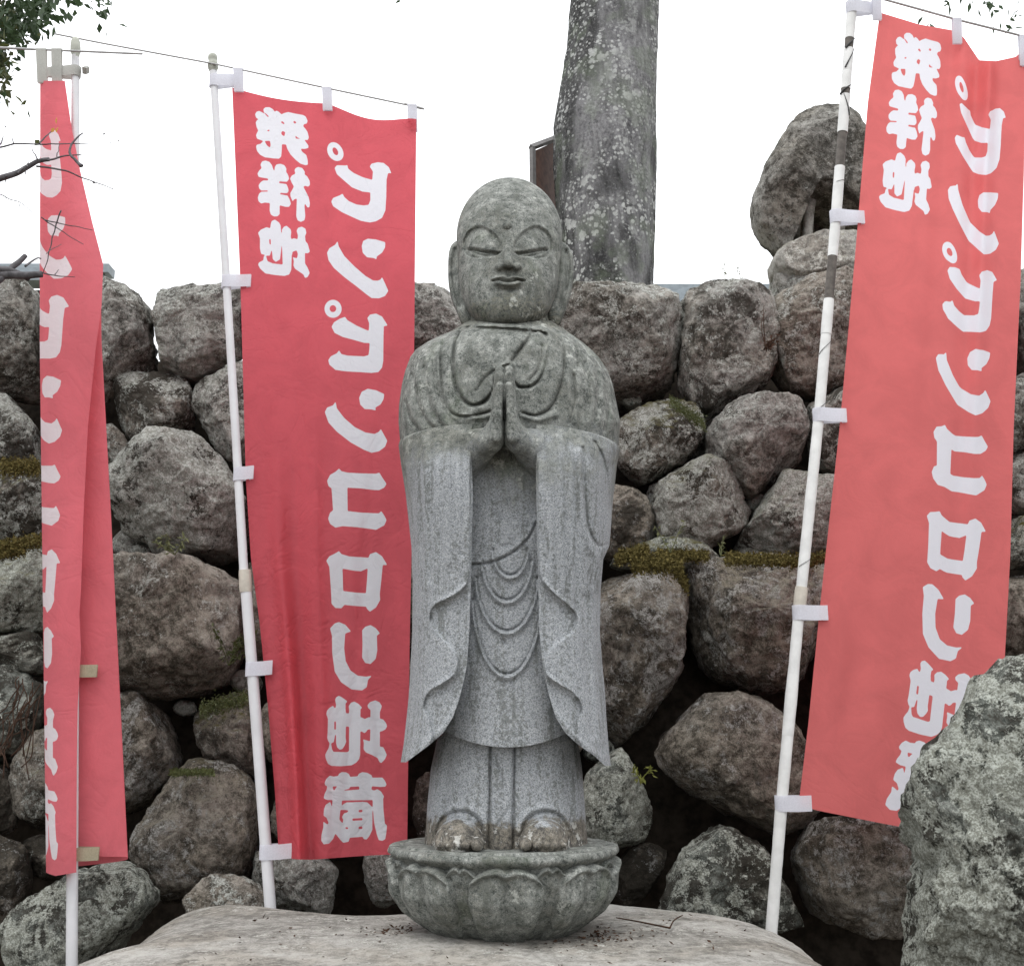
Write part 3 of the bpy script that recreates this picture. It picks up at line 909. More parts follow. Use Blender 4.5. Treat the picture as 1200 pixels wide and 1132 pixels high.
# bare chest / crossing collars
tr.poly([(548,383),(536,392),(530,412),(530,440),(534,460),(546,474),(556,477),(570,472),(578,458),(584,430),(600,425),(604,452),(615,456),(628,452),(636,440),(641,420),(640,400),(633,388)], -7, 1.6)
tr.poly([(540,392),(534,412),(534,442),(540,462),(552,473),(566,470),(576,458),(582,434),(596,425),(612,404),(622,388),(600,380),(560,381)], 4.5, 1.5)      # left lapel cloth
tr.line([(558,458),(568,444),(580,434)], 1.6, -2.4)
tr.poly([(597,428),(612,408),(626,390),(636,392),(641,408),(638,430),(630,446),(617,453),(606,450)], 4.5, 1.5)
tr.line([(598,427),(612,408),(628,390)], 1.5, -3.0)
tr.line([(635,405),(632,430),(620,446)], 1.8, -2.5)
tr.line([(530,388),(518,405),(517,440),(521,470),(532,486),(552,488),(576,482)], 1.6, -4)
tr.line([(645,382),(656,396),(661,420),(657,452),(645,478),(628,487),(612,484)], 1.6, -4)
tr.line([(656,380),(670,392),(676,412),(676,430)], 1.5, -4.0)
tr.line([(668,384),(684,400),(690,420)], 1.5, -2)
# sleeve pulls on the upper arms
for pts in ([(497,430),(500,460),(510,488),(520,500)], [(483,440),(488,470),(498,492),(508,502)], [(508,415),(510,445),(517,470),(527,490)], [(474,470),(480,490),(490,504)],
            [(700,430),(702,465),(697,495)], [(712,450),(714,480),(710,505)], [(686,425),(690,455),(688,490)], [(672,440),(674,468),(668,496)]):
    tr.line(pts, 2.2, -2.6)
    tr.line([(a + 5, b - 1) for a, b in pts], 3.2, 1.2)
# hanging U folds of the inner robe
tr.line([(550,662),(575,659),(600,648),(618,632),(629,612)], 1.3, -2.6)
tr.line([(550,658),(575,655),(600,644),(618,628),(629,608)], 3, 1.5)
tr.line([(588,640),(598,638),(602,646)], 1.2, -1.2)
for (yt, yb, hw, cx) in ((640, 674, 20, 598), (650, 703, 29, 594), (668, 739, 36, 594), (690, 790, 40, 594)):
    pts = [(cx + hw * math.sin(a), yb - (yb - yt) * (1 - math.cos(a)) ** 1.0) for a in np.linspace(-1.45, 1.45, 15)]
    tr.line(pts, 1.4, -3.0, smooth=False)
    tr.line([(a, b + 4.0) for a, b in pts], 2.8, 2.8, smooth=False)
# corrosion pit
tr.line([(590,751),(591,754)], 2.5, -2.5)
# puckered sash under the hands
tr.line([(545,486),(560,490),(580,486)], 3, 2.5); tr.line([(612,487),(630,492),(652,486)], 3, 2.5)
tt = table([(376,549,647,50,50),(379,543,651,60,56),(387,531,663,76,60),(395,512,674,86,64),(400,502,681,90,66),(410,487,693,95,70),(418,481,701,97,73),(434,475,712,101,77),(450,471,718,104,80),(475,467.5,723,106,82),(495,467,727,108,84),(520,469,725,106,84),(560,478,716,103,80),(600,487,707,100,76),(700,501,690,98,72),(800,505,686,100,72),(880,507,686,103,74)])
def draped(name, tab, y0, y1, dy, ncf, ncb, p, relief, amp, hem=None, mat=M_STATUE, parent=None):
    ys = np.arange(y0, y1 + dy * .5, dy)
    th = np.linspace(-math.pi / 2, math.pi / 2, ncf)
    sf = np.sin(th)
    V = []
    for y in ys:
        xl, xr, D, B = (float(tab(y, k)) for k in (1, 2, 3, 4))
        cx, hw = (xl + xr) / 2, (xr - xl) / 2
        x = cx + hw * sf
        d = D * np.maximum(1 - np.abs(sf) ** p, 0) ** (1 / p)
        xb = cx + hw * np.sin(np.linspace(math.pi / 2, -math.pi / 2, ncb + 2)[1:-1])
        db = -B * np.maximum(1 - np.abs((xb - cx) / hw) ** p, 0) ** (1 / p)
        X = np.r_[x, xb]; Dd = np.r_[d, db]; yy = np.full(len(X), y)
        if hem is not None:
            yy = yy + hem(X, y)
        rl = relief(X[:ncf], yy[:ncf]) * amp
        Dd[:ncf] += rl * sstep(1 - np.abs(sf), 0.0, 0.06)
        V.append(np.column_stack([X, yy, Dd]))
    nc = ncf + ncb
    V = np.vstack(V)
    f = gridfaces(len(ys), nc, True).tolist()
    # close the bottom and the top with a fan of inner rings
    for base, flip in ((0, True), ((len(ys) - 1) * nc, False)):
        ring = V[base:base + nc]
        c = ring.mean(0)
        i0 = len(V)
        V = np.vstack([V, c[None]])
        for k in range(nc):
            a, b2 = base + k, base + (k + 1) % nc
            f.append([i0, b2, a] if flip else [i0, a, b2])
    f = [q[::-1] for q in f] if False else f
    return obj(name, pxyd(V), f, mat, parent, sharp=50)
hemc = lambda X, y: 15.0 * np.clip(1 - ((X - 595) / 66) ** 2, -0.6, 1) * sstep(y, 780, 860)
draped('robe', tt, 376, 860, 1.5, 190, 40, 2.35, tr, 1.5, hem=hemc, parent=STAT)

# under-robe skirt with centre pleat
sr = Relief(480, 710, 840, 1005)
sr.line([(575,866),(574,930),(572,996)], 1.5, -5, smooth=False)
sr.line([(603,866),(602,930),(601,996)], 1.5, -5, smooth=False)
sr.line([(576,878),(584,900),(592,922)], 1.3, -2.6); sr.line([(598,945),(590,956),(582,968)], 1.3, -2.2)
sr.poly([(577,862),(601,862),(599,998),(576,998)], 2.5, 2.5, smooth=False)
for s in (1, -1):
    c = 538 if s == 1 else 638
    sr.line([(c - 26, 976), (c - 20, 960), (c, 951), (c + 20, 958), (c + 28, 974)], 1.6, -3.2)
    sr.line([(c - 29, 974), (c - 22, 955), (c, 946), (c + 22, 953), (c + 31, 972)], 3, 3)
    sr.line([(595 - s * 70, 880), (595 - s * 72, 930), (595 - s * 76, 985)], 5, -3)
st = table([(840,520,670,88,66),(868,512,677,86,66),(900,505,682,84,66),(940,501,685,84,66),(970,499,687,84,66),(990,497,689,84,66),(1002,497,690,84,66)])
draped('skirt', st, 840, 1001, 1.6, 170, 36, 2.7, sr, 1.0, parent=STAT)

# hanging sleeves
def sleeve(tab, side, zig, relief_extra):
    rl = Relief(455, 735, 490, 905)
    zig(rl)
    for pts, w, hgt in relief_extra:
        rl.line(pts, w * 1.15, hgt * .95)
    y0, y1 = (497.0, 893.0) if side < 0 else (498.0, 897.0)
    ys = np.r_[np.linspace(y0, y0 + 26, 22), np.arange(y0 + 27.5, y1, 1.5), y1]
    inner_ref = 553.0 if side < 0 else 628.0
    nc = 76
    Vf = []
    for y in ys:
        xa, xb = float(tab(y, 1)), float(tab(y, 2))
        outer, inner = (xa, xb) if side < 0 else (xb, xa)
        t = np.linspace(0, 1, nc)
        t = 0.5 * t + 0.5 * (1 - np.cos(t * math.pi / 2))
        x = outer + (inner - outer) * t
        xo = float(np.interp(y, [497, 520, 545, 580, 640, 740, 840, 893], [467, 467, 469, 475, 481, 482, 476, 469])) if side < 0 else float(np.interp(y, [498, 525, 545, 590, 640, 700, 780, 897], [727, 727, 723, 718, 716, 708, 707, 717]))
        s = np.clip((x - xo) / (inner_ref - xo), 0.0, 1.0)
        D = np.mean([np.interp(y + o_, [497, 504, 513, 526, 545, 580, 640, 700, 800, 860, 897], [95, 104, 113, 122, 129, 131, 127, 122, 122, 124, 126]) for o_ in (-14, -7, 0, 7, 14)])
        d = D * np.maximum(1 - (1 - s) ** 2.5, 0) ** (1 / 2.5)
        d = d + rl(x, np.full(nc, y)) * sstep(t, 0, .05)
        Vf.append(np.column_stack([x, np.full(nc, y), d]))
    Vf = np.array(Vf)
    nr = len(ys)
    V = Vf.reshape(-1, 3)
    f = gridfaces(nr, nc).tolist()
    if side > 0:
        f = [q[::-1] for q in f]
    # thickness: the outline folded back
    loop = [r * nc for r in range(nr)] + [(nr - 1) * nc + c for c in range(1, nc)] + [r * nc + nc - 1 for r in range(nr - 2, -1, -1)] + [c for c in range(nc - 2, 0, -1)]
    b0 = len(V)
    Lp = V[loop]
    bev = Lp.copy(); bev[:, 2] -= 5
    back = Lp.copy()
    back[:, 2] = np.minimum(Lp[:, 2] - 10, np.maximum(Lp[:, 2] - 55, -30))
    V = np.vstack([V, bev, back])
    n = len(loop)
    for k in range(n):
        k2 = (k + 1) % n
        q = [loop[k], loop[k2], b0 + k2, b0 + k]
        q2 = [b0 + k, b0 + k2, b0 + n + k2, b0 + n + k]
        if side > 0:
            q, q2 = q[::-1], q2[::-1]
        f += [q[::-1], q2[::-1]]
    f = [q[::-1] for q in f]
    return obj('sleeve', pxyd(V), [q[::-1] for q in f], M_STATUE, STAT, sharp=42)

def zigL(r):
    r.poly([(440,480),(545,480),(551,560),(551,655),(549,680),(540,693),(524,702),(510,709),(504,720),(508,735),(522,751),(534,766),(537,780),(532,792),(518,802),(505,809),(499,818),(497,830),(505,850),(500,880),(440,910)], 6.5, 1.3)
    r.line([(545,686),(530,699),(512,708),(506,718)], 3.2, 3); r.line([(531,792),(515,803),(502,813)], 3.2, 3)
    r.line([(549,700),(547,760),(540,810),(527,843),(505,866),(478,888)], 3, 2.0)
def zigR(r):
    r.poly([(745,480),(636,480),(630,560),(631,655),(634,678),(645,692),(660,705),(672,716),(676,727),(671,740),(655,752),(642,764),(637,778),(641,792),(656,803),(670,811),(679,822),(682,834),(676,850),(684,880),(745,910)], 6.5, 1.3)
    r.line([(637,682),(650,698),(668,714)], 3.2, 3); r.line([(642,793),(658,805),(675,817)], 3.2, 3)
    r.line([(631,700),(635,760),(645,815),(657,843),(680,868),(706,890)], 3, 2.0)
vL = [([(x0, 515), (x0 + dx * .5, 600), (x0 + dx, y1)], w, h) for x0, dx, y1, w, h in
      [(482, 4, 690, 2.6, -2.8), (492, 3, 660, 2.2, -2.2), (504, 0, 680, 2.8, -2.4), (518, -3, 640, 2.2, -2.2), (531, -2, 670, 3, -2.4), (543, -2, 650, 2, -1.8), (498, 2, 690, 3.5, 2.0), (525, 0, 660, 3.5, 2.0), (487, -2, 860, 3, -1.8)]]
vL += [([(492,740),(488,800),(480,880)], 4, -2.5), ([(512,830),(500,860),(484,884)], 4, -2)]
vR = [([(x0, 515), (x0 + dx * .5, 600), (x0 + dx, y1)], w, h) for x0, dx, y1, w, h in
      [(638, 3, 660, 2, -1.8), (650, 3, 690, 3, -2.4), (662, 3, 700, 2.4, -2.2), (674, 2, 720, 2.6, -2.8), (656, 3, 690, 3.5, 2.0), (668, 3, 700, 3, 1.6)]]
vR += [
       ([(697,518),(707,538),(712,565),(714,600)], 1.5, -5.0), ([(683,525),(685,570),(688,610),(694,630),(703,640),(716,636)], 1.6, -5.0),
       ([(679,530),(681,575),(684,615),(690,640),(700,655),(704,690)], 3, 3.0), ([(703,530),(708,560),(709,610),(706,636)], 2.5, -2.0),
       ([(686,700),(688,780),(695,860)], 4, -3), ([(695,690),(696,780),(704,870)], 3, 2)]
tl = table([(497,538,553),(499,522,553),(502,505,553),(506,490,553),(510,478,553),(516,468.5,553),(522,467,553),(545,470,553),(580,475.5,554),(640,482,553),(680,483.5,552),(740,483,550),(780,481,547),(800,480,543),(820,478.5,538),(840,476.5,531),(858,474.5,520),(872,473,504),(884,471,488),(893,469.5,476)])
tR = table([(498,628,645),(500,628,660),(504,628,680),(508,628,697),(514,628,713),(520,628,723),(527,628,727),(545,628,723),(590,628.5,718),(625,629,715.5),(640,629,714),(655,630,707),(690,631,704),(740,632,703),(780,636,706),(800,640,708),(820,645,709.5),(840,651,710.5),(858,662,712),(872,677,713),(886,697,714.5),(897,709,716)])
sleeve(tl, -1, zigL, vL)
sleeve(tR, 1, zigR, vR)

# pressed hands ----------------------------------------------------------
def hand_sdf(side):
    cx = 591.0
    def fn(g):
        def X(v): return cx + side * v
        d = 1e9
        fing = [(152, 447, 5.0), (142, 434, 5.6), (131.5, 428, 5.8), (121, 434, 5.6)]
        for dd, tip, r in fing:
            a = cone(g, (X(10.5), 512, dd - 2), (X(8.4), (512 + tip) / 2 + 6, dd - 1), r + 2.2, r + .9)
            b = cone(g, (X(8.4), (512 + tip) / 2 + 6, dd - 1), (X(5.4), tip + r, dd), r + .6, r - .4)
            q = smin(a, b, 3)
            d = q if isinstance(d, float) else smin(d, q, 1.6)
        d = smin(d, cone(g, (X(10.5), 505, 137), (X(16), 517, 133), 11.5, 13.5), 9)
        d = smin(d, cone(g, (X(16), 512, 112), (X(6), 468, 110), 7, 5), 3)          # thumb towards the chest
        d = smin(d, cone(g, (X(15), 514, 132), (X(46), 533, 91), 13.5, 31), 8)
        # palms meet on a flat plane; under-wrist is cut to a V
        d = np.maximum(d, -(side * (g[..., 0] - cx) - 0.6))
        return d
    return fn
for side in (-1, 1):
    lo = (591 - 46, 420, 96) if side < 0 else (590, 420, 96)
    hi = (592, 575, 164) if side < 0 else (591 + 46, 575, 164)
    sdf_part('hand', hand_sdf(side), lo, hi, 1.2, M_STATUE, STAT)

# feet --------------------------------------------------------------------
def foot_sdf(cx, side):
    def fn(g):
        d = ell(g, (cx, 987, 76), (29, 29, 34))
        for k in range(5):
            w = [9.0, 6.6, 6.2, 5.8, 5.2][k]
            xx = cx + side * ([-21, -7.5, 3.5, 13.5, 22.5][k])
            d = smin(d, cone(g, (xx, 986, 92), (xx * 1.0, 990.5, [109, 110, 108, 104, 98][k]), w * .95, w * .8), 0.7)
        d = np.maximum(d, g[..., 1] - 1000)
        return d
    return fn
sdf_part('foot', foot_sdf(538, -1), (502, 948, 40), (574, 1003, 126), 1.5, M_STATUE, STAT)
sdf_part('foot', foot_sdf(637, 1), (601, 948, 40), (673, 1003, 126), 1.5, M_STATUE, STAT)

# ------------------------------------------------------------------ LOTUS PEDESTAL
ztop = Z_FEET - 0.002
zbot = ZS - 0.012
pc = np.array([float(P(590, 998, Y0)[0]), Y0 - 0.03, 0])
PED = empty('lotus_pedestal', (pc[0], pc[1], zbot), 'round carved stone lotus pedestal with broad petals under the standing statue', 'pedestal')
HH = ztop - zbot
def prof(t):   # t 0 top .. 1 bottom
    return np.interp(t, [0, .06, .14, .3, .5, .7, .86, .95, 1.0], [.236, .240, .239, .234, .223, .199, .166, .140, .122])
nth, nt = 220, 44
TH = np.linspace(0, 2 * math.pi, nth, endpoint=False)
rows = []
for rr in (0.002, .08, .15, .19, .206, .2085, .2115, .216, .220, .228):
    zz = ztop + (0.0 if rr < .208 else (-.004 if rr < .213 else (-.004 if rr < .218 else -.003)))
    rows.append(np.column_stack([rr * np.cos(TH), rr * np.sin(TH), np.full(nth, zz)]))
for t in np.linspace(0, 1, nt):
    r = prof(t) - .020 * sstep(np.array(t), .05, .16)
    r = r + .006 * np.cos(TH * 16) * sstep(np.array(t), .1, .3)
    rows.append(np.column_stack([r * np.cos(TH), r * np.sin(TH), np.full(nth, ztop - .003 - t * (HH - .003))]))
rows.append(np.column_stack([.01 * np.cos(TH), .01 * np.sin(TH), np.full(nth, zbot)]))
V = np.vstack(rows) + np.array([pc[0], pc[1], 0])
V += 0.0022 * fbm(V * 40, 4, 2)[:, None] * np.array([1, 1, .3])
obj('pedestal_body', V, gridfaces(len(rows), nth, True)[:, ::-1], M_LOTUS, PED, origin=(pc[0], pc[1], zbot))

def petal_mesh(width, top, lift, lobe, name):
    na, nt2 = 61, 56
    A = np.linspace(-1, 1, na)
    V = []
    for t in np.linspace(0, 1, nt2):
        for a in A:
            # petal outline: heart shaped top, narrowing to the foot
            tw = t
            ztp = top + .20 * (abs(a) ** 2.6) + .045 * math.exp(-(a / .16) ** 2)
            tt2 = ztp + (1.0 - ztp) * tw
            w = width * (1.0 - .30 * tw ** 2.0) * (1 - 0.12 * (1 - tw) ** 3)
            th = a * w
            r = float(prof(tt2))
            edge = 1 - abs(a)
            e2 = min(edge * 4.5, tw * 9, 1)
            bulge = lift * (math.sin(min(e2, 1) * math.pi / 2) ** .7)
            # two swelling lobes inside a raised lip
            ins = min(edge / .2, tw / .13, 1.0)
            lip = math.exp(-((min(edge, tw * 1.5) - .12) / .06) ** 2) * .011
            lob = lobe * (abs(math.sin(a * math.pi * .92)) ** .8) * math.sin(min(1, max(tw - .1, 0) * 1.35) * math.pi) ** .7 * (ins ** 2)
            dr = -.03 + bulge + lip * (1 - .6 * tw) + lob - .005 * (ins ** 3) * (1 - tw)
            rr = r + dr
            V.append((rr * math.cos(th), rr * math.sin(th), ztop - tt2 * HH - zbot + .001))
    V = np.array(V)
    V += 0.0016 * fbm(V * 45, 14, 2)[:, None]
    return meshdata(name, V, gridfaces(nt2, na)[:, ::-1], M_LOTUS, True)
pm = petal_mesh(.375, .095, .030, .015, 'petal')
NP = 8
for k in range(NP):
    o = bpy.data.objects.new('petal', pm)
    link(o, PED)
    o.rotation_euler = (0, 0, -math.pi / 2 + 2 * math.pi * k / NP + .03)
pm2 = petal_mesh(.19, .075, .016, .005, 'back_petal')
for k in range(NP):
    o = bpy.data.objects.new('back_petal', pm2)
    link(o, PED)
    o.rotation_euler = (0, 0, -math.pi / 2 + 2 * math.pi * (k + .5) / NP + .03)

# ------------------------------------------------------------------ BANNERS
# lettering: outlines traced as seen (the cloth is seen from its back), filled into a print mask
FL_XL = ([103, 340, 560, 654, 728, 827, 926, 1005], [272, 282, 288, 294, 304, 314, 322, 327])
FL_XR = ([140, 340, 560, 760, 1003], [488, 486, 484, 480, 477])
G2T = ([0, .5, .87, 1.0], [0, .355, .845, 1.0])
def g2(u, v):
    return u * (1 - v ** 1.5) + np.interp(u, *G2T) * v ** 1.5
UU = np.linspace(0, 1, 201)
def px2uv(x, y):
    xl = np.interp(y, *FL_XL); xr = np.interp(y, *FL_XR)
    g = (x - xl) / (xr - xl)
    yt = 103 + 37 * np.clip(g, 0, 1)
    v = (y - yt) / (1004 - yt)
    u = np.interp(g, g2(UU, np.clip(v, 0, 1)), UU)
    return u, v
TW, TH_ = 640, 1920
MASK = np.zeros((TH_, TW), np.float32)
def glyph(ox, oy, sc, outer, holes=()):
    def cv(pts):
        return np.array([px2uv(ox + x / sc, oy + y / sc) for x, y in pts]) * [TW, TH_]
    o = cv(outer)
    x0, y0 = np.floor(o.min(0)).astype(int) - 2; x1, y1 = np.ceil(o.max(0)).astype(int) + 3
    k = 3
    X, Y = np.meshgrid(x0 + (np.arange((x1 - x0) * k) + .5) / k, y0 + (np.arange((y1 - y0) * k) + .5) / k)
    m = inside(X, Y, o)
    for h in holes:
        m &= ~inside(X, Y, cv(h))
    m = m.reshape(y1 - y0, k, x1 - x0, k).mean((1, 3))
    ya, xa = max(y0, 0), max(x0, 0)
    sub = MASK[ya:min(y1, TH_), xa:min(x1, TW)]
    np.maximum(sub, m[ya - y0:ya - y0 + sub.shape[0], xa - x0:xa - x0 + sub.shape[1]], out=sub)
def oval(cx, cy, rx, ry, rot=0, n=28):
    a = np.linspace(0, 2 * math.pi, n, endpoint=False); r = math.radians(rot)
    return [(cx + rx * math.cos(t) * math.cos(r) - ry * math.sin(t) * math.sin(r), cy + rx * math.cos(t) * math.sin(r) + ry * math.sin(t) * math.cos(r)) for t in a]
sA, sB, sC, sF = 10.289, 8.089, 5.664, 4.045
glyph(290, 110, sA, [(90,230),(110,195),(140,185),(175,200),(200,215),(190,160),(215,135),(265,132),(305,155),(330,190),(345,172),(375,185),(410,220),(435,205),(490,190),(560,210),(665,235),(700,255),(725,310),(715,345),(680,350),(670,375),(700,410),(725,450),(740,520),(725,550),(680,540),(700,565),(735,615),(735,645),(690,655),(640,650),(660,690),(710,730),(725,790),(728,850),(700,855),(640,835),(580,785),(520,720),(480,650),(465,595),(415,590),(412,680),(405,745),(380,770),(300,765),(210,755),(150,725),(115,680),(103,630),(110,605),(160,590),(180,565),(205,560),(160,545),(115,530),(102,490),(115,455),(130,430),(110,390),(98,330),(115,300),(140,290),(105,275)],
      [[(205,555),(270,550),(280,600),(270,635),(235,610)], [(395,315),(420,303),(450,335),(440,345)], [(545,315),(565,303),(595,325),(570,340)], [(215,425),(270,410),(262,435)], [(405,450),(420,425),(455,440),(445,495),(410,470)], [(575,480),(600,510),(680,540),(580,522)], [(195,203),(210,203),(264,252),(245,257)]])
glyph(290, 200, sB, [(122,-60),(138,-95),(173,-103),(208,-91),(232,-60),(244,-20),(255,0),(259,-44),(275,-68),(314,-74),(350,-60),(369,-28),(366,3),(385,34),(395,70),(375,100),(300,95),(298,112),(370,122),(385,160),(390,190),(375,210),(310,205),(308,220),(380,232),(400,270),(412,310),(395,340),(360,340),(305,325),(305,410),(285,430),(250,432),(222,415),(210,380),(212,305),(165,300),(130,310),(105,290),(97,255),(110,215),(130,198),(195,195),(195,183),(130,185),(110,165),(105,135),(125,105),(150,88),(195,88),(197,70),(140,62),(105,55),(94,25),(110,-5),(135,-30)])
glyph(290, 200, sB, [(445,-10),(455,-30),(480,-42),(520,-30),(545,10),(540,30),(565,50),(590,95),(592,135),(575,150),(545,140),(530,150),(550,190),(580,250),(592,310),(588,345),(570,350),(545,310),(540,330),(548,430),(540,470),(505,485),(475,470),(462,430),(465,350),(468,260),(440,270),(428,290),(408,240),(405,210),(425,175),(440,145),(420,110),(403,70),(420,40),(455,22)])
glyph(290, 200, sB, [(100,590),(125,560),(180,535),(215,545),(222,500),(230,475),(260,462),(300,490),(315,520),(318,580),(330,600),(325,560),(345,530),(370,520),(410,555),(415,580),(410,620),(415,650),(440,640),(475,650),(478,610),(465,570),(480,540),(515,530),(550,550),(558,590),(545,620),(550,670),(570,690),(592,770),(570,785),(545,780),(545,880),(570,920),(590,970),(570,1010),(545,1018),(530,985),(450,930),(435,900),(440,860),(430,820),(420,780),(415,940),(395,985),(350,998),(260,990),(170,975),(120,930),(100,890),(110,870),(150,850),(155,810),(175,800),(130,790),(118,740),(118,640)],
      [[(205,650),(220,645),(222,705),(208,695)], [(326,670),(334,890),(240,880),(190,858),(175,806),(212,806),(230,745),(240,840),(268,865),(308,842),(318,760)], [(425,770),(465,755),(478,790),(470,830),(440,825),(428,810)]])
glyph(370, 150, sC, oval(130,155,52,64,-25), [oval(130,153,17,27,-25)])
glyph(370, 150, sC, [(125,265),(140,245),(200,240),(210,235),(215,260),(250,285),(310,310),(375,328),(380,270),(358,235),(370,215),(410,205),(450,212),(485,245),(503,290),(480,285),(470,330),(468,450),(462,540),(440,590),(400,612),(360,620),(300,610),(240,585),(170,555),(115,520),(103,490),(115,465),(160,445),(178,432),(190,455),(220,480),(270,500),(320,505),(350,500),(362,470),(362,415),(310,410),(240,385),(190,345),(140,305)])
glyph(370, 150, sC, [(305,780),(315,745),(345,730),(400,735),(462,755),(460,790),(440,825),(405,850),(403,870),(385,860),(340,855),(312,825)])
glyph(370, 150, sC, [(75,830),(90,800),(130,775),(145,750),(152,785),(190,850),(260,920),(330,980),(380,1010),(410,1012),(430,1005),(440,988),(455,1020),(482,1080),(460,1115),(420,1130),(370,1128),(330,1098),(270,1050),(190,990),(120,930),(85,880)])
glyph(370, 340, sC, oval(115,125,57,60), [oval(114,124,22,23)])
glyph(370, 340, sC, [(105,245),(120,215),(160,190),(195,178),(210,200),(270,235),(330,262),(352,270),(355,220),(342,185),(360,162),(400,155),(440,175),(478,235),(452,240),(450,300),(448,470),(440,515),(415,545),(370,550),(300,545),(200,540),(130,530),(90,495),(83,465),(100,440),(140,420),(155,400),(170,425),(210,435),(320,440),(350,432),(355,400),(358,352),(320,350),(250,330),(180,312),(125,285)])
glyph(370, 340, sC, [(288,715),(305,675),(345,655),(400,665),(455,690),(450,725),(430,760),(395,780),(400,800),(370,792),(325,790),(295,760)])
glyph(370, 340, sC, [(60,810),(75,780),(115,765),(132,740),(140,785),(190,850),(260,910),(330,945),(390,955),(420,940),(432,922),(450,955),(475,1000),(460,1040),(420,1070),(370,1080),(320,1060),(230,1010),(140,940),(85,880)])
glyph(370, 530, sC, [(75,190),(95,150),(130,130),(155,108),(170,125),(210,135),(300,140),(400,142),(422,135),(440,165),(470,210),(455,235),(420,252),(380,250),(300,240),(210,235),(212,390),(300,400),(400,405),(420,405),(435,390),(455,420),(470,450),(455,485),(400,515),(370,510),(280,498),(180,490),(130,500),(95,475),(82,440),(95,400),(115,385),(105,240),(85,225)])
glyph(370, 530, sC, [(70,720),(90,690),(130,670),(155,655),(170,675),(220,690),(350,700),(360,675),(400,662),(440,690),(475,748),(445,748),(435,850),(425,940),(428,980),(400,1030),(360,1058),(340,1040),(335,1025),(270,1020),(190,1012),(170,1035),(130,1032),(105,1005),(100,900),(90,760)],
      [[(178,772),(250,785),(300,790),(345,770),(340,850),(333,935),(260,930),(182,920)]])
glyph(365, 720, sF, [(88,65),(110,42),(130,35),(160,48),(188,80),(160,90),(155,160),(162,220),(185,265),(220,290),(260,295),(288,290),(268,310),(262,345),(240,360),(190,355),(140,320),(110,270),(98,180),(97,100)])
glyph(365, 720, sF, [(240,75),(255,58),(280,50),(305,65),(325,90),(310,100),(312,170),(305,210),(280,235),(255,230),(240,205),(242,140)])
glyph(370, 810, 12.578, [(155,330),(165,280),(200,240),(255,208),(270,235),(292,245),(300,190),(285,125),(300,85),(340,62),(385,85),(440,125),(470,150),(440,175),(438,250),(445,320),(492,325),(492,270),(485,215),(520,165),(570,150),(630,185),(688,245),(660,262),(658,380),(690,392),(722,410),(755,395),(785,382),(805,390),(808,280),(770,245),(762,205),(800,160),(880,135),(940,165),(975,220),(960,270),(945,310),(945,405),(995,420),(1035,470),(1052,520),(1030,565),(985,590),(945,600),(945,820),(995,830),(1020,880),(1048,945),(1020,1010),(965,1068),(940,1050),(910,990),(830,945),(740,905),(705,860),(708,760),(695,708),(720,715),(800,742),(805,560),(760,570),(745,600),(715,620),(690,600),(658,590),(655,940),(640,1000),(600,1050),(530,1090),(380,1100),(230,1090),(180,1060),(150,990),(138,930),(160,880),(190,830),(205,760),(185,730),(168,680),(175,600),(180,400)],
      [[(272,440),(298,440),(298,560),(272,560)], [(298,625),(300,760),(315,820),(355,858),(395,845),(430,790),(450,740),(440,680),(445,515),(492,520),(490,880),(460,895),(260,885),(240,850),(225,760),(265,745),(285,640)]])
glyph(370, 898, 11.91, [(120,220),(150,160),(195,120),(250,135),(315,125),(320,100),(360,75),(420,78),(465,105),(480,145),(585,140),(600,105),(650,82),(720,95),(780,130),(790,165),(930,165),(965,210),(990,265),(970,295),(900,298),(785,285),(775,330),(815,345),(860,328),(910,360),(955,435),(940,465),(945,620),(965,820),(995,845),(985,950),(970,1040),(930,1062),(880,1050),(850,960),(815,800),(795,560),(790,690),(790,900),(750,985),(710,1035),(670,1025),(655,992),(475,995),(460,1050),(385,1060),(345,1020),(275,925),(240,1000),(185,1060),(110,1065),(75,1010),(80,930),(105,830),(105,750),(130,770),(165,795),(180,775),(150,700),(108,665),(115,580),(140,520),(200,482),(215,520),(225,570),(235,460),(160,455),(110,430),(120,375),(150,320),(160,265),(130,250)],
      [[(235,270),(320,268),(285,285),(262,325),(245,322)], [(475,285),(605,282),(610,325),(390,335),(395,322),(470,310)], [(365,470),(795,480),(795,580),(770,560),(720,510),(660,500),(430,500),(380,525),(362,555)], [(345,600),(420,605),(460,615),(440,640),(395,650),(365,700),(385,740),(375,790),(330,735),(335,680)], [(598,612),(652,612),(652,645),(598,645)], [(512,728),(652,728),(652,760),(512,760)], [(598,846),(652,846),(652,882),(598,882)], [(405,840),(455,850),(450,875),(420,868)]])
# soften by a hair, as printed cloth
k = MASK.copy()
for it in range(4):
    for ax in (0, 1):
        k = (np.roll(k, 1, ax) + 2 * k + np.roll(k, -1, ax)) / 4
k = np.clip((k - .5) * 2.6 + .5, 0, 1)
for ax in (0, 1):
    k = (np.roll(k, 1, ax) + 2 * k + np.roll(k, -1, ax)) / 4
img = bpy.data.images.new('banner_print', TW, TH_, alpha=False, float_buffer=False)
img.colorspace_settings.name = 'Non-Color'
px = np.ones((TH_, TW, 4), np.float32)
px[..., :3] = k[::-1, :, None]
img.pixels.foreach_set(px.ravel())
img.update()
img.pack()

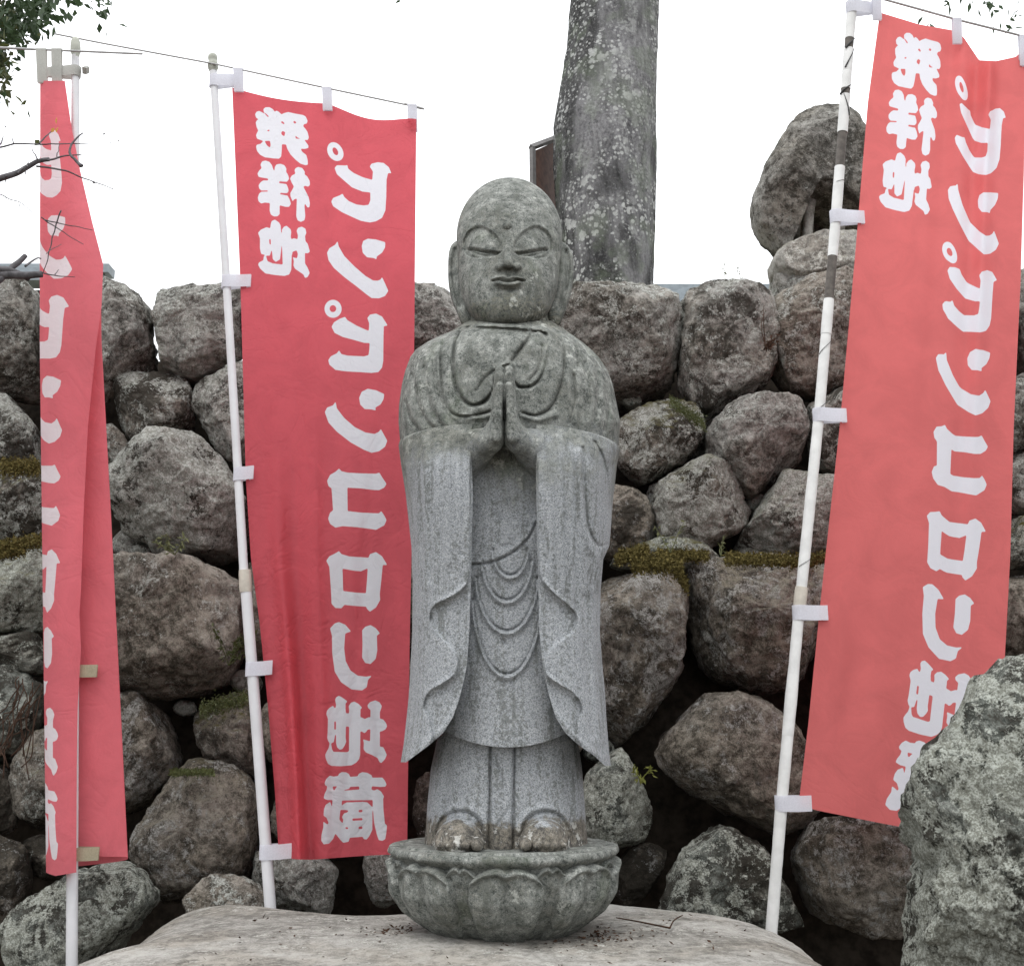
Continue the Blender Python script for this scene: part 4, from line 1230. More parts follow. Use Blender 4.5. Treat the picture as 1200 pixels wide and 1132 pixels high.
def cloth_material(name, red, white, trans, cre=0.4):
    m = NT(name)
    uv = m.n('UVMap').outputs[0]
    ti = m.n('TexImage'); ti.image = img; ti.interpolation = 'Linear'; ti.extension = 'CLIP'
    m.l(uv, ti.inputs[0])
    co = m.coords()
    n1 = m.noise(co, 9.0, 4, 0.6, 0.6)
    n2 = m.noise(co, 28.0, 4, 0.6, 1.2)
    weave = m.noise(co, 420.0, 2, 0.6)
    redv = m.mix(m.step(n1, 0.3, 0.7), tuple(c * .93 for c in red), tuple(min(1, c * 1.05) for c in red))
    fac = m.step(ti.outputs[0], 0.2, 0.8)
    col = m.mix(fac, redv, white)
    col = m.mix(0.12, col, m.mix(weave, (0.6, 0.6, 0.6), (1.25, 1.25, 1.25)), 'MULTIPLY')
    cr = m.noise(co, 7.0, 3, 0.55, 1.5)
    crease = m.math('MINIMUM', m.math('ABSOLUTE', m.math('SUBTRACT', cr, 0.5)), 0.07)
    nrm = m.bump(n1, cre * .8, 0.02); nrm = m.bump(crease, cre, 0.03, nrm); nrm = m.bump(m.math('ABSOLUTE', m.math('SUBTRACT', n2, 0.5)), cre * .6, 0.008, nrm); nrm = m.bump(weave, 0.15, 0.0006, nrm)
    return m.done(col, 0.75, nrm, 0.15, trans)
M_FLAG = cloth_material('red banner cloth', (0.73, 0.128, 0.158), (0.88, 0.87, 0.93), 0.55, 0.6)
M_FLAG_R = cloth_material('bright red banner cloth', (0.78, 0.185, 0.185), (0.89, 0.88, 0.95), 0.45, 0.12)
M_FLAG_L = cloth_material('faded red banner cloth', (0.77, 0.195, 0.23), (0.86, 0.85, 0.88), 0.45, 0.22)

def cloth(surf, nu, nv, mat, parent, name='cloth'):
    """surf(u, v) -> px, py, Y ; adds the print UV"""
    U, Vv = np.meshgrid(np.linspace(0, 1, nu), np.linspace(0, 1, nv))
    px_, py_, Yd = surf(U.ravel(), Vv.ravel())
    o = obj(name, P(px_, py_, Yd), gridfaces(nv, nu), mat, parent)
    me = o.data
    uvl = me.uv_layers.new(name='UVMap')
    li = np.empty(len(me.loops), int); me.loops.foreach_get('vertex_index', li)
    uv = np.stack([U.ravel()[li], 1 - Vv.ravel()[li]], -1)
    uvl.data.foreach_set('uv', uv.ravel())
    return o

def ribbon(path, wvec, mat, parent, name='tab', seg=1):
    p = np.asarray(path, float); w = np.asarray(wvec, float)
    V = np.vstack([p - w / 2, p - w * .25, p, p + w * .25, p + w / 2])
    n = len(p)
    f = []
    for r in range(4):
        for i in range(n - 1):
            f.append([r * n + i, r * n + i + 1, (r + 1) * n + i + 1, (r + 1) * n + i])
    return obj(name, V, f, mat, parent, sharp=60)

def side_tab(pole_pt, r, cloth_pt, hgt, mat, parent, tilt=0.0):
    """loop of tape round the pole, stitched over the cloth edge"""
    C0 = np.asarray(pole_pt); E = np.asarray(cloth_pt)
    dx = E[0] - C0[0]
    sgn = 1 if dx > 0 else -1
    a = np.linspace(-math.pi / 2, -3 * math.pi / 2, 12)
    arc = np.stack([C0[0] + sgn * (r + .0022) * np.cos(a), C0[1] + (r + .0022) * np.sin(a), np.full(12, C0[2])], -1)
    f0 = E + np.array([0, -.0028, 0]); b0 = E + np.array([0, .0028, 0])
    path = np.vstack([f0[None], f0[None] * .5 + arc[:1] * .5 + [[0, 0, -.001]], arc, b0[None] * .5 + arc[-1:] * .5, b0[None]])
    path[:, 2] += (path[:, 0] - C0[0]) * tilt
    return ribbon(path, (0, 0, hgt), mat, parent)

def top_tab(bar_pt, r, cloth_pt, wid, mat, parent, dirv=(1, 0, 0)):
    C0 = np.asarray(bar_pt); E = np.asarray(cloth_pt)
    a = np.linspace(math.pi, 0, 9)
    arc = np.stack([np.full(9, C0[0]), C0[1] + (r + .002) * np.cos(a), C0[2] + (r + .002) * np.sin(a)], -1)
    path = np.vstack([(E + [0, -.0028, 0])[None], arc, (E + [0, .0028, 0])[None]])
    d = np.asarray(dirv, float)
    return ribbon(path, d * wid, mat, parent)

def polyline(pts, Ys, n=40):
    p = np.asarray(pts, float)
    q = P(p[:, 0], p[:, 1], np.asarray(Ys, float))
    return resample(q, n, False)

def ring(name, path_pts, r, mat, parent, n=16):
    V, f = tube(path_pts, r, n)
    return obj(name, V, f, mat, parent, sharp=40)

# ---- middle banner
YB = 2.86
base2 = P(318, 1085, YB)
B2 = empty('banner', (base2[0], base2[1], 0.42), 'red banner with white vertical lettering hanging left of the statue on a white pole', 'banner', 'red banners on poles')
def pole2x(y): return np.interp(y, [70, 340, 690, 1085], [249.5, 266, 288, 318.5])
pp = polyline([(249.5, 78), (266, 340), (287, 690)], [YB] * 3)
ring('pole', pp, np.linspace(.0105, .0115, len(pp)), M_WHITE_POLE, B2)
pp = polyline([(287.5, 682), (303, 880), (318.5, 1085), (324, 1150)], [YB] * 4)
ring('lower_pole', pp, .0142, M_WHITE_POLE, B2)
ring('pole_joint', polyline([(287, 668), (288, 694)], [YB] * 2, 6), [.0155, .0165, .0165, .0165, .0165, .0155], M_POLE_JOINT, B2)
cp = polyline([(248.8, 64), (249.2, 66), (249.3, 72), (249.4, 73), (249.6, 80), (249.8, 84)], [YB] * 6, 12)
ring('pole_cap', cp, [.008, .0125, .0135, .0135, .0125, .0125, .0150, .0150, .0150, .0145, .012, .011], M_CAP, B2)
ring('crossbar', polyline([(64, 40), (120, 51), (250, 75), (380, 103), (490, 126), (496, 128)], [YB - .015] * 6, 40), .0026, M_BAR, B2, 8)
ring('bar_tip', polyline([(474, 122), (497, 128)], [YB - .015] * 2, 6), [.003, .004, .004, .004, .004, .003], M_BAR, B2, 10)
def surf2(u, v):
    g = g2(u, v)
    # sag between the top loops
    sag = 9 * np.sin(np.clip((u - .52) / .46, 0, 1) * math.pi) ** 1.3 + 4 * np.sin(np.clip(u / .5, 0, 1) * math.pi)
    yt = 103 + 37 * g + sag * (1 - v) ** 10
    y = yt + (1004 - yt) * v + 3 * np.sin(u * 5) * v ** 8
    x = np.interp(y, *FL_XL) * (1 - g) + np.interp(y, *FL_XR) * g
    Y = YB + .004 + .018 * np.sin(u * 7.5 + v * 2.2) * (.3 + .7 * v) + .046 * np.exp(-((u - .30 - .05 * v) / .075) ** 2) * sstep(v, .25, .9) - .036 * np.exp(-((u - .18 - .04 * v) / .05) ** 2) * sstep(v, .35, .95) - .008 * np.exp(-((u - .43 - .08 * v) / .03) ** 2) * sstep(v, .3, .6) + .007 * np.exp(-((u + .35 * v - .95) / .035) ** 2) * sstep(v, .3, .5) - .006 * np.exp(-((u - .5 * v - .35) / .03) ** 2) * sstep(v, .5, .7) \
        + .012 * np.exp(-((u - .53) / .05) ** 2) * (1 - v) ** 2 - .004 * np.sin(u * 23 + v * 6) * (.3 + .5 * v) + .006 * np.sin(v * 17 + u * 4) * u
    Y = Y * (1 - .0) - .02 * u * (1 - v)
    e = np.exp(-u / .06)
    return x, y, Y * (1 - e) + (YB + .002) * e
cloth(surf2, 90, 240, M_FLAG, B2)
for y, xe, tl_ in ((96, 283, .02), (331, 294, .04), (556, 297, .10), (784, 319, .05), (998, 342, .02)):
    x0 = float(pole2x(y))
    side_tab(P(x0, y, YB), .0115 if y < 690 else .0142, P(xe, y - 1, YB), .036, M_TAB, B2, tl_)
for xb, yb, ye in ((279, 81.5, 108), (383, 103.5, 130), (483, 124, 155)):
    top_tab(P(xb, yb, YB - .015), .0026, P(xb + 1, ye, YB - .006), .027, M_TAB, B2)

# ---- right banner
YR = 2.84
base3 = P(905, 1085, YR)
B3 = empty('banner', (base3[0], base3[1], 0.42), 'red banner with white lettering on the tape wrapped pole to the right of the statue', 'banner', 'red banners on poles')
def pole3x(y): return np.interp(y, [-40, 250, 490, 720, 945, 1090], [1002, 980, 959.5, 936, 915.5, 904])
pole_pts = [(pole3x(y), y) for y in (-40, 120, 250, 380, 490, 600, 720, 830, 945, 1090, 1160)]
ring('pole', polyline(pole_pts, [YR] * len(pole_pts), 60), .0128, M_DARK_POLE, B3)
def band(y0, y1, r, mat, name='tape_wrap'):
    ys = np.linspace(y0, y1, max(4, int((y1 - y0) / 10)))
    pts = P(pole3x(ys), ys, YR + 0 * ys)
    rr = np.full(len(ys), r); rr[0] -= .0006; rr[-1] -= .0004
    rr += RNG.normal(0, .00025, len(ys))
    return ring(name, pts, rr, mat, B3)
for y0, y1, r in ((-40, 46, .0140), (58, 84, .0143), (82, 105, .0139), (112, 156, .0146), (196, 249, .0146), (247, 301, .0140), (351, 392, .0146), (390, 560, .0140), (558, 690, .0143), (714, 790, .0142), (788, 862, .0152), (858, 1100, .0144)):
    band(y0, y1, r, M_TAPE)
band(688, 716, .0165, M_POLE_JOINT, 'pole_joint')
def curl(y, h, a0, a1, w):
    n_ = 12
    a = np.linspace(a0, a1, n_)
    yy = y + h * (np.linspace(0, 1, n_) - .5)
    c = P(pole3x(yy), yy, YR + 0 * yy)
    pts = c + .0152 * np.stack([np.cos(a), -np.sin(a), 0 * a], -1)
    return ring('tape_edge', pts, np.linspace(.0006, w, n_), M_TAPE_MARK, B3, 6)
for y, h, a0, a1, w in ((52, 14, .2, 2.4, .004), (70, 24, .4, 2.2, .0028), (106, 12, .3, 2.9, .0035), (124, 26, 2.2, .5, .0026), (214, 3, .3, 2.2, .0006), (408, 16, .4, 2.9, .0009), (478, 12, .3, 2.6, .0016), (660, 9, .5, 2.7, .0007)):
    curl(y, h, a0, a1, w)
ring('crossbar', polyline([(1000, -12), (1030, -2), (1120, 23), (1196, 42), (1215, 47)], [YR - .02] * 5, 24), .0032, M_BAR, B3, 8)
X3L = ([15, 120, 300, 500, 700, 850, 950], [1031, 1017, 1002, 984, 962, 947, 935])
X3R = ([70, 200, 330, 500, 650, 800, 985], [1203, 1200, 1196, 1188, 1184, 1176, 1160])
def surf3(u, v):
    # top edge: sags between the loops
    top = 15 + np.interp(u, [0, .25, .5, .55, .66, .78, .92, 1.0], [0, 14, 22, 30, 56, 57, 52, 40])
    bot = np.interp(u, [0, .12, 1.0], [944, 950, 988])
    t2 = v
    y = top + (bot - top) * t2
    # let rows level out quickly below the hem
    g = u + .035 * np.sin(u * math.pi) * (1 - v) - .02 * np.sin(u * math.pi) * v
    x = np.interp(y, *X3L) * (1 - g) + np.interp(y, *X3R) * g
    Y = YR + .004 + .012 * np.sin(u * 6 + v * 3) + .034 * np.exp(-((u - .64 - .10 * v) / .05) ** 2) * (1 - v) ** 2.0 - .034 * np.exp(-((u - .74 - .08 * v) / .045) ** 2) * (1 - v) ** 2.2 + .012 * np.exp(-((u - .47) / .05) ** 2) * (1 - v) ** 1.5 \
        + .012 * np.exp(-((u - .25) / .09) ** 2) * np.exp(-((v - .78) / .12) ** 2) - .010 * np.exp(-((u - .14) / .05) ** 2) * np.exp(-((v - .80) / .1) ** 2) + .004 * np.sin(u * 19 - v * 9)
    e = np.exp(-u / .06)
    return x, y, Y * (1 - e) + (YR + .002) * e
cloth(surf3, 90, 240, M_FLAG_R, B3)
for y, xe in ((10, 1024), (255, 1013), (487, 992), (718, 970), (941, 951)):
    side_tab(P(float(pole3x(y)), y, YR), .0146, P(xe, y, YR), .038, M_TAB, B3, .0)
for xb, yb, xe, ye in ((1027, -3, 1028, 24), (1121, 23, 1122, 52), (1199, 43, 1200, 78)):
    top_tab(P(xb, yb, YR - .02), .0032, P(xe, ye, YR - .006), .026, M_TAB, B3)

# ---- left banner, folded on itself
YL = 2.72
base1 = P(84, 1140, YL)
B1 = empty('banner', (base1[0], base1[1], 0.42), 'folded red banner seen edge on at the far left with cut off white lettering', 'banner', 'red banners on poles')
pp = polyline([(88.5, 62), (88, 400), (86, 800), (84, 1150), (83.5, 1200)], [YL] * 5, 40)
ring('pole', pp, np.interp(np.linspace(0, 1, 40), [0, .5, .52, 1], [.0105, .0112, .0128, .0130]), M_WHITE_POLE, B1)
ring('pole_cap', polyline([(88.5, 45), (88.5, 47), (88.5, 55), (88.5, 62), (88.5, 68)], [YL] * 5, 12), [.007, .0105, .012, .0125, .013, .0135, .0135, .0135, .013, .011, .0105, .0105], M_CAP, B1)
ring('crossbar', polyline([(-30, 56), (0, 56.5), (60, 59), (167, 63.5)], [YL - .02] * 4, 30), np.interp(np.linspace(0, 1, 30), [0, .4, 1], [.0042, .003, .0028]), M_BAR, B1, 8)
Lx = ([95, 400, 1020], [47, 46.5, 54])                                   # left fold
FRx = ([95, 150, 200, 260, 310, 360, 410, 500, 600, 690, 720, 760, 830, 900, 1020], [76, 84, 94, 108, 121, 119, 112, 103, 98, 95, 93, 95, 91, 90, 89.5])   # free edge
DRx = ([95, 200, 310, 400, 600, 800, 1005], [74, 90, 118, 119, 130, 140, 150])                 # right fold
def surf1(u, v):
    bot = np.interp(u, [0, .3, .5, .72, .85, 1.0], [1003, 1004, 1012, 1021, 1026, 1022])
    y = 95 + (bot - 95) * v
    L = np.interp(y, *Lx); Rf = np.interp(y, *FRx); Rd = np.interp(y, *DRx)
    c0, c1, c2 = 0.0, 0.34, np.interp(v, [0, .12, .3, 1], [.60, .58, .66, .74])
    e0 = np.minimum(91.0, Rd - 14)
    a = np.clip((u - c0) / (c1 - c0), 0, 1); b = np.clip((u - c1) / (c2 - c1), 0, 1); c = np.clip((u - c2) / (1 - c2), 0, 1)
    rnd = lambda t: np.sin(t * math.pi / 2)
    x = np.where(u < c1, e0 + (Rd - e0) * rnd(a), np.where(u < c2, Rd + (L - Rd) * (.5 - .5 * np.cos(b * math.pi)), L + (Rf - L) * (1 - np.cos(c * math.pi / 2)) ** .75))
    Y = np.where(u < c1, YL + .018 + .015 * (1 - np.cos(a * math.pi / 2)), np.where(u < c2, YL + .033 + .03 * np.sin(b * math.pi) - .035 * b, YL - .002 - .034 * np.sin(c * math.pi * .75)))
    return x, y + 0 * x, Y + .004 * np.sin(v * 19 + u * 6) * c
cloth(surf1, 150, 220, M_FLAG_L, B1)
for y, xe in ((85, 56), (786, 114), (1000, 116)):
    side_tab(P(float(np.interp(y, [62, 1150], [88.5, 84])), y, YL), .0125, P(xe, y, YL - (.0 if y > 200 else .02)), .030, M_TAB_SHADED if y > 200 else M_TAB_GREY, B1, 0)
ring('tab_end', polyline([(98, 82), (103, 83)], [YL - .004] * 2, 4), [.012, .013, .013, .012], M_TAB_GREY, B1, 4)
for xb, xe in ((48.5, 50), (66.5, 67)):
    top_tab(P(xb, 59, YL - .02), .003, P(xe, 98, YL - .018), .0275, M_TAB_GREY, B1)

# ------------------------------------------------------------------ TREE TRUNK BEHIND
YT = 5.6
trunk_t = [( -60,674,772),(0,670,771),(60,664.5,770),(110,656,769),(150,649,768),(190,648,767.5),(240,652,767),(300,657,766),(360,661,765),(460,660,766)]
tb = np.array(trunk_t, float)
ys = np.linspace(-60, 440, 110); nth = 96
V = []
for y in ys:
    xl, xr = np.interp(y, tb[:, 0], tb[:, 1]), np.interp(y, tb[:, 0], tb[:, 2])
    c = P((xl + xr) / 2, y, YT); r = float(P(xr, y, YT)[0] - P(xl, y, YT)[0]) / 2
    a = np.linspace(0, 2 * math.pi, nth, endpoint=False)
    q = np.stack([np.cos(a) * 1.6, np.sin(a) * 1.6, np.full(nth, c[2] * 1.2)], -1)
    rr = r * (1 + .035 * vnoise(q * 1.4, 5)) + .006 * fbm(q * np.array([9, 9, 5]), 6, 3) * 1.0
    V.append(np.stack([c[0] + rr * np.cos(a), c[1] + rr * np.sin(a), np.full(nth, c[2])], -1))
V = np.vstack(V)
tz = float(P(710, 440, YT)[2])
TREE = empty('tree', (float(P(712, 380, YT)[0]), YT, 2.5), 'thick grey lichen spotted tree trunk rising behind the wall', 'tree')
obj('trunk', V, gridfaces(len(ys), nth, True), M_BARK, TREE)
# limbs and crown above the frame, from which the leaf sprays hang
topc = V[:nth].mean(0)
limbs = []
for k, (dx, dy, dz) in enumerate([(1.3, .2, 1.0), (-1.2, .5, 1.3), (.2, 1.0, 1.6), (2.0, -.4, 1.1)]):
    pth = np.array([topc + [0, 0, -.25], topc + [dx * .25, dy * .25, dz * .4], topc + [dx * .65, dy * .7, dz * .8], topc + [dx, dy, dz]])
    limbs.append(tube(catmull(pth, 6, False), np.linspace(.17, .05, 19), 12))
V2, f2 = join(limbs)
obj('limb', V2, f2, M_BARK, TREE)

def leaf_mesh(centres, size, rg, droop=.4, ratio=.42):
    """many folded leaf blades"""
    Vs, fs = [], []
    for c in centres:
        d = rg.normal(size=3); d[2] -= droop * 2; d /= np.linalg.norm(d)
        s = np.cross(d, rg.normal(size=3)); s /= np.linalg.norm(s) + 1e-9
        nn = np.cross(d, s)
        L = size * rg.uniform(.65, 1.25); w = L * ratio
        b = len(Vs)
        Vs += [c, c + d * L * .45 + s * w * .5 + nn * L * .06, c + d * L - nn * L * .06, c + d * L * .45 - s * w * .5 + nn * L * .06]
        fs += [[b, b + 1, b + 2], [b, b + 2, b + 3]]
    return np.array(Vs), fs
rg = np.random.default_rng(3)
cs = []
# sprays hanging into the top right of the picture
for (x, y, sx, sy, n_) in ((1165, 8, 5, 9, 9), (1155, 4, 3, 6, 4), (1142, 2, 3, 3, 2), (1185, 26, 8, 5, 7), (1198, 10, 6, 5, 5), (1108, 3, 5, 4, 4), (1082, 14, 4, 4, 2), (1090, 26, 2, 2, 2), (1230, 0, 25, 20, 40), (1160, -30, 60, 14, 60), (1060, -34, 50, 10, 40)):
    for _ in range(n_):
        cs.append(P(x + rg.normal() * sx, y + rg.normal() * sy, 5.3 + rg.normal() * .12))
for _ in range(900):
    k = rg.integers(0, 4); e = [(1.3, .2, 1.0), (-1.2, .5, 1.3), (.2, 1.0, 1.6), (2.0, -.4, 1.1)][k]
    cs.append(topc + np.array(e) * rg.uniform(.6, 1.2) + rg.normal(size=3) * [.5, .5, .25])
cs = [c for c in cs if c[2] > 1.5]
V2, f2 = leaf_mesh(cs, .055, rg, .6, .36)
obj('crown', V2, f2, M_LEAF, TREE, smooth=False)

# leafy tree at the top left
LT = empty('tree', (float(P(-120, 300, 4.6)[0]), 4.6, 2.5), 'dense green leafy tree crown reaching into the top left corner', 'tree')
tx = float(P(-120, 300, 4.6)[0])
pth = np.array([[tx, 4.6, 2.45], [tx + .03, 4.62, 3.0], [tx - .05, 4.6, 3.8], [tx + .05, 4.6, 4.4]])
V2, f2 = tube(catmull(pth, 8, False), np.linspace(.13, .06, 25), 14)
obj('trunk', V2, f2, M_BARK, LT)
cs, cs2 = [], []
for (x, y, sx, sy, n_) in ((-8, 30, 9, 34, 330), (22, 18, 14, 14, 210), (48, 8, 10, 9, 130), (38, 28, 8, 7, 60), (14, 40, 10, 10, 90), (2, 82, 5, 16, 80), (-60, 30, 40, 60, 600), (20, -40, 60, 25, 500), (80, 0, 5, 3, 7), (97, 4, 3, 3, 4), (120, 4, 6, 4, 14), (122, 11, 3, 2, 4), (86, 20, 3, 1, 2), (117, 21, 2, 1, 3)):
    for _ in range(n_):
        (cs if (x > 12 or rg.random() < .35) else cs2).append(P(x + rg.normal() * sx, y + rg.normal() * sy, 4.5 + rg.normal() * .16))
V2, f2 = leaf_mesh(cs, .05, rg, .3, .5)
obj('crown', V2, f2, M_LEAF, LT, smooth=False)
V2, f2 = leaf_mesh(cs2, .05, rg, .3, .5)
obj('crown', V2, f2, M_LEAF_OLIVE, LT, smooth=False)

# bare twigs crossing the left banner
YW = 2.45
BT = empty('bare_tree', (float(P(-60, 330, YW)[0]), YW, 0.42), 'leafless plum tree whose grey twigs cross the leftmost banner', 'tree')
def tw(pts, r0, r1, dY=0.0, n=24):
    p = catmull(np.array(pts, float), 6, False)
    q = P(p[:, 0], p[:, 1], YW + dY + np.linspace(0, .05, len(p)))
    q = resample(q, n, False)
    q = q + .0012 * np.stack([vnoise(q * 60 + k * 9, 3) for k in range(3)], -1)
    return tube(q, np.linspace(r0, r1, n), 7)
big = [tw([(-60, 235), (-20, 218), (0, 210), (22, 202), (38, 192), (50, 188), (58, 187)], .011, .005),
       tw([(-60, 335), (-20, 324), (10, 322), (30, 323), (49, 321)], .014, .008), tw([(-50, 345), (-10, 333), (5, 322), (18, 311), (30, 300)], .012, .006),
       tw([(-40, 318), (0, 316), (20, 320), (34, 328)], .012, .006), tw([(-60, 350), (-64, 500), (-70, 800), (-66, 1300)], .03, .045, 0), tw([(-62, 360), (-58, 280), (-50, 230)], .025, .012)]
V2, f2 = join(big)
obj('branch', V2, f2, M_TWIG, BT)
fine = [tw([(-40, 178), (0, 173), (18, 169), (48, 169), (80, 169), (104, 168)], .0028, .001), tw([(46, 168), (54, 160), (60, 154)], .0022, .001),
        tw([(44, 187), (40, 180), (36, 172)], .002, .0008), tw([(16, 169), (15, 164), (14, 161)], .0018, .0007), tw([(-5, 172), (1, 168), (4, 160)], .003, .001),
        tw([(42, 195), (60, 197), (78, 201), (95, 208), (112, 214), (134, 222)], .0026, .0008), tw([(56, 188), (66, 186), (80, 182), (96, 182)], .0026, .0012),
        tw([(95, 195), (88, 187), (82, 180), (84, 170), (92, 160), (97, 156)], .0042, .0016), tw([(96, 194), (90, 190)], .004, .003),
        tw([(48, 255), (60, 263), (78, 275), (98, 287)], .0016, .0007), tw([(52, 258), (70, 262), (90, 266), (108, 270)], .0016, .0007), tw([(72, 247), (66, 262), (60, 285), (54, 310), (49, 322)], .0018, .001),
        tw([(49, 320), (65, 323), (88, 325)], .0018, .0008), tw([(64, 323), (69, 316)], .0014, .0007), tw([(30, 312), (42, 304), (48, 303)], .003, .0014), tw([(54, 297), (62, 291), (72, 287)], .0012, .0006),
        tw([(-30, 218), (0, 228), (10, 233), (26, 239), (38, 250)], .0018, .0006), tw([(66, 186), (68, 178), (70, 170)], .0014, .0008), tw([(20, 203), (28, 197), (30, 204)], .0022, .001), tw([(8, 207), (6, 214)], .002, .0008), tw([(32, 196), (33, 187)], .0018, .0007)]
V2, f2 = join(fine)
obj('twig', V2, f2, M_TWIG, BT)
yl = NT('yellow leaf'); M_YL = yl.done((0.55, 0.30, 0.08), .6, None, .3, .4)
V2, f2 = leaf_mesh([P(66, 146, YW + .05), P(68, 149, YW + .05), P(64, 150, YW + .05)], .024, rg, .2, .6)
obj('leaf', V2, f2, M_YL, BT, smooth=False)
cs = [P(x, y, YW + .03) for x, y in ((112, 215), (126, 223), (133, 222), (130, 166), (138, 167), (120, 158), (104, 152), (5, 231), (22, 239), (30, 207), (12, 118), (26, 128), (22, 137), (8, 150))]
V2, f2 = leaf_mesh(cs, .008, rg, .0, .6)
obj('bud', V2, f2, M_TWIG, BT, smooth=False)['kind'] = 'stuff'

# ------------------------------------------------------------------ natural stone lantern on the wall top
YN = 4.05
LN = empty('stone_lantern', P(948, 345, YN), 'rough stone lantern with mushroom cap on the wall top behind the right banner pole', 'lantern')
def lant(name, pts, Y, Df, mat, **kw):
    return stone(pts, parent=LN, Y=Y, Df=Df, mat=mat, name=name, **kw)
# cap: a thick umbrella of rock with a hollow underside, open towards the front
capo = catmull([(884,243),(889,212),(906,180),(924,151),(940,137),(960,130),(985,134),(1003,150),(1020,185),(1044,225),(1046,258),(1030,280),(1008,262),(985,246),(962,238),(944,240),(932,254),(926,276),(924,298),(906,285),(889,267)], 8)
cap3 = P(capo[:, 0], capo[:, 1], YN + 0 * capo[:, 0])
Vc, fc, cc = dome_frame(cap3, (0, -1, .15), .17, .20, n=170, rings=50, ex=.42, seed=41, rough=.03, facets=7, fine=.02)
ob = obj('cap_stone', Vc, fc, ROCKS[0], LN, origin=cc); ob['lichen'] = .12; ob['algae'] = .4; ob['moss'] = .1
ob = lant('underside_stone', [(890,246),(915,262),(926,292),(960,296),(1010,296),(1040,262),(1010,230),(960,222),(915,226)], YN + .20, .05, 2, lichen=.0, algae=.5, n=80, rings=24)
for x, w, dY in ((947, 6.5, 0), (935, 3.6, .10), (986, 5.0, 0), (1003, 4, .1)):
    q = P(np.array([x + 2, x, x - 2]), np.array([236, 266, 300]), np.array([YN - .02, YN - .02, YN - .02]) + dY)
    V2, f2 = tube(resample(q, 10, False), np.array([1.3, 1.1, 1, 1, 1, 1, 1, 1.05, 1.15, 1.3]) * w * YN / F, 12)
    p_ = obj('pillar', V2, f2, M_SLAB, LN); p_['lichen'] = .1; p_['algae'] = .15; p_['moss'] = 0.0
lant('platform_stone', [(902,322),(906,306),(932,293),(975,288),(1014,291),(1028,312),(1022,338),(960,346),(915,342)], YN - .04, .20, M_SLAB, lichen=.45, algae=.02, moss=.6, n=90, rings=30, seed=43, facets=5)
lant('base_stone', [(902,332),(925,326),(980,328),(1020,332),(1022,380),(960,392),(910,380)], YN, .18, 0, lichen=.4, algae=.3, n=70, rings=24, seed=44)

# ------------------------------------------------------------------ wooden notice board behind the trunk
YBD = 5.9
BD = empty('notice_board', (float(P(650, 300, YBD)[0]), YBD, 2.5), 'red brown wooden board with grey edge between the trunk and the statue head', 'notice board')
q = lambda x, y, Y: P(x, y, Y)
A = [q(626.5, 177, YBD - .3), q(668, 158, YBD + .15), q(668, 262, YBD + .15), q(627.5, 246, YBD - .3)]
thick = np.array([-.02, .05, 0])
V2 = np.array(A + [a + thick for a in A])
obj('board', V2, [[0, 1, 2, 3], [7, 6, 5, 4], [0, 4, 5, 1], [1, 5, 6, 2], [2, 6, 7, 3], [3, 7, 4, 0]], M_WOOD, BD, smooth=False)
def bar4(a, b_, w):
    a = np.asarray(a); b_ = np.asarray(b_)
    return tube(np.array([a, (a + b_) / 2, b_]), w, 4)
V2, f2 = bar4(A[0] + [-.012, -.01, .01], A[3] + [-.012, -.01, -.02], .018); obj('frame', V2, f2, M_TRIM, BD, smooth=False)
V2, f2 = bar4(A[0] + [-.02, -.01, .014], A[1] + [.02, -.01, .014], .018); obj('frame', V2, f2, M_TRIM, BD, smooth=False)
V2, f2 = bar4(q(655, 240, YBD + .05), np.array([float(q(655, 240, YBD)[0]), YBD + .05, 2.48]), .04); obj('post', V2, f2, M_WOOD, BD, smooth=False)

# ------------------------------------------------------------------ far buildings above the wall line
def house(name, label, x0, x1, yt, yb, Y, eave):
    a, b_ = P(x0, yt, Y + 2.2), P(x1, yb, Y)
    H = empty(name, ((a[0] + b_[0]) / 2, Y + 2, 2.5), label, 'building')
    zt, zb = a[2], b_[2]
    # tiled roof slope: courses of tiles as overlapping strips
    n_ = 9
    Vr, fr = [], []
    for k in range(n_):
        y0_, z0_ = Y + 2.2 * k / n_, zb + (zt - zb) * k / n_
        y1_, z1_ = Y + 2.2 * (k + 1) / n_, zb + (zt - zb) * (k + 1) / n_
        V_, f_ = box(a[0], b_[0], y0_, y1_ + .08, z0_ - .03, z0_ + (zt - zb) / n_ * .55)
        Vr.append((V_, f_))
    V2, f2 = join(Vr); obj('roof', V2, f2, M_ROOF, H, smooth=False)
    V2, f2 = box(a[0] - .1, b_[0] + .1, Y + 2.15, Y + 2.45, zt - .05, zt + .10); obj('ridge', V2, f2, M_ROOF, H, smooth=False)
    V2, f2 = box(a[0] + eave, b_[0] - eave, Y + .5, Y + 4.5, 2.51, zb - .04); obj('wall', V2, f2, M_PLASTER, H, smooth=False)
    return H, a, b_
house('house', 'far house with a blue grey tiled roof just above the wall between trunk and lantern', 640, 1050, 338, 358, 24.0, .5)
H2, a_, b_ = house('house', 'far house seen between the bare branches and the leftmost wall stone', -260, 50, 317, 326, 15.0, .15)
for k, x in enumerate((12, 26, 40)):
    p0 = P(x, 327, 15.0)
    V2, f2 = box(p0[0] - .07, p0[0] + .07, 15.47, 15.49, p0[2] - .4, p0[2] + .02)
    w_ = obj('window', V2, f2, M_GLASSY, H2, smooth=False)
    V2, f2 = box(p0[0] + .075, p0[0] + .10, 15.45, 15.49, p0[2] - .4, p0[2] + .02)
    obj('mullion', V2, f2, M_PLASTER, w_, smooth=False)

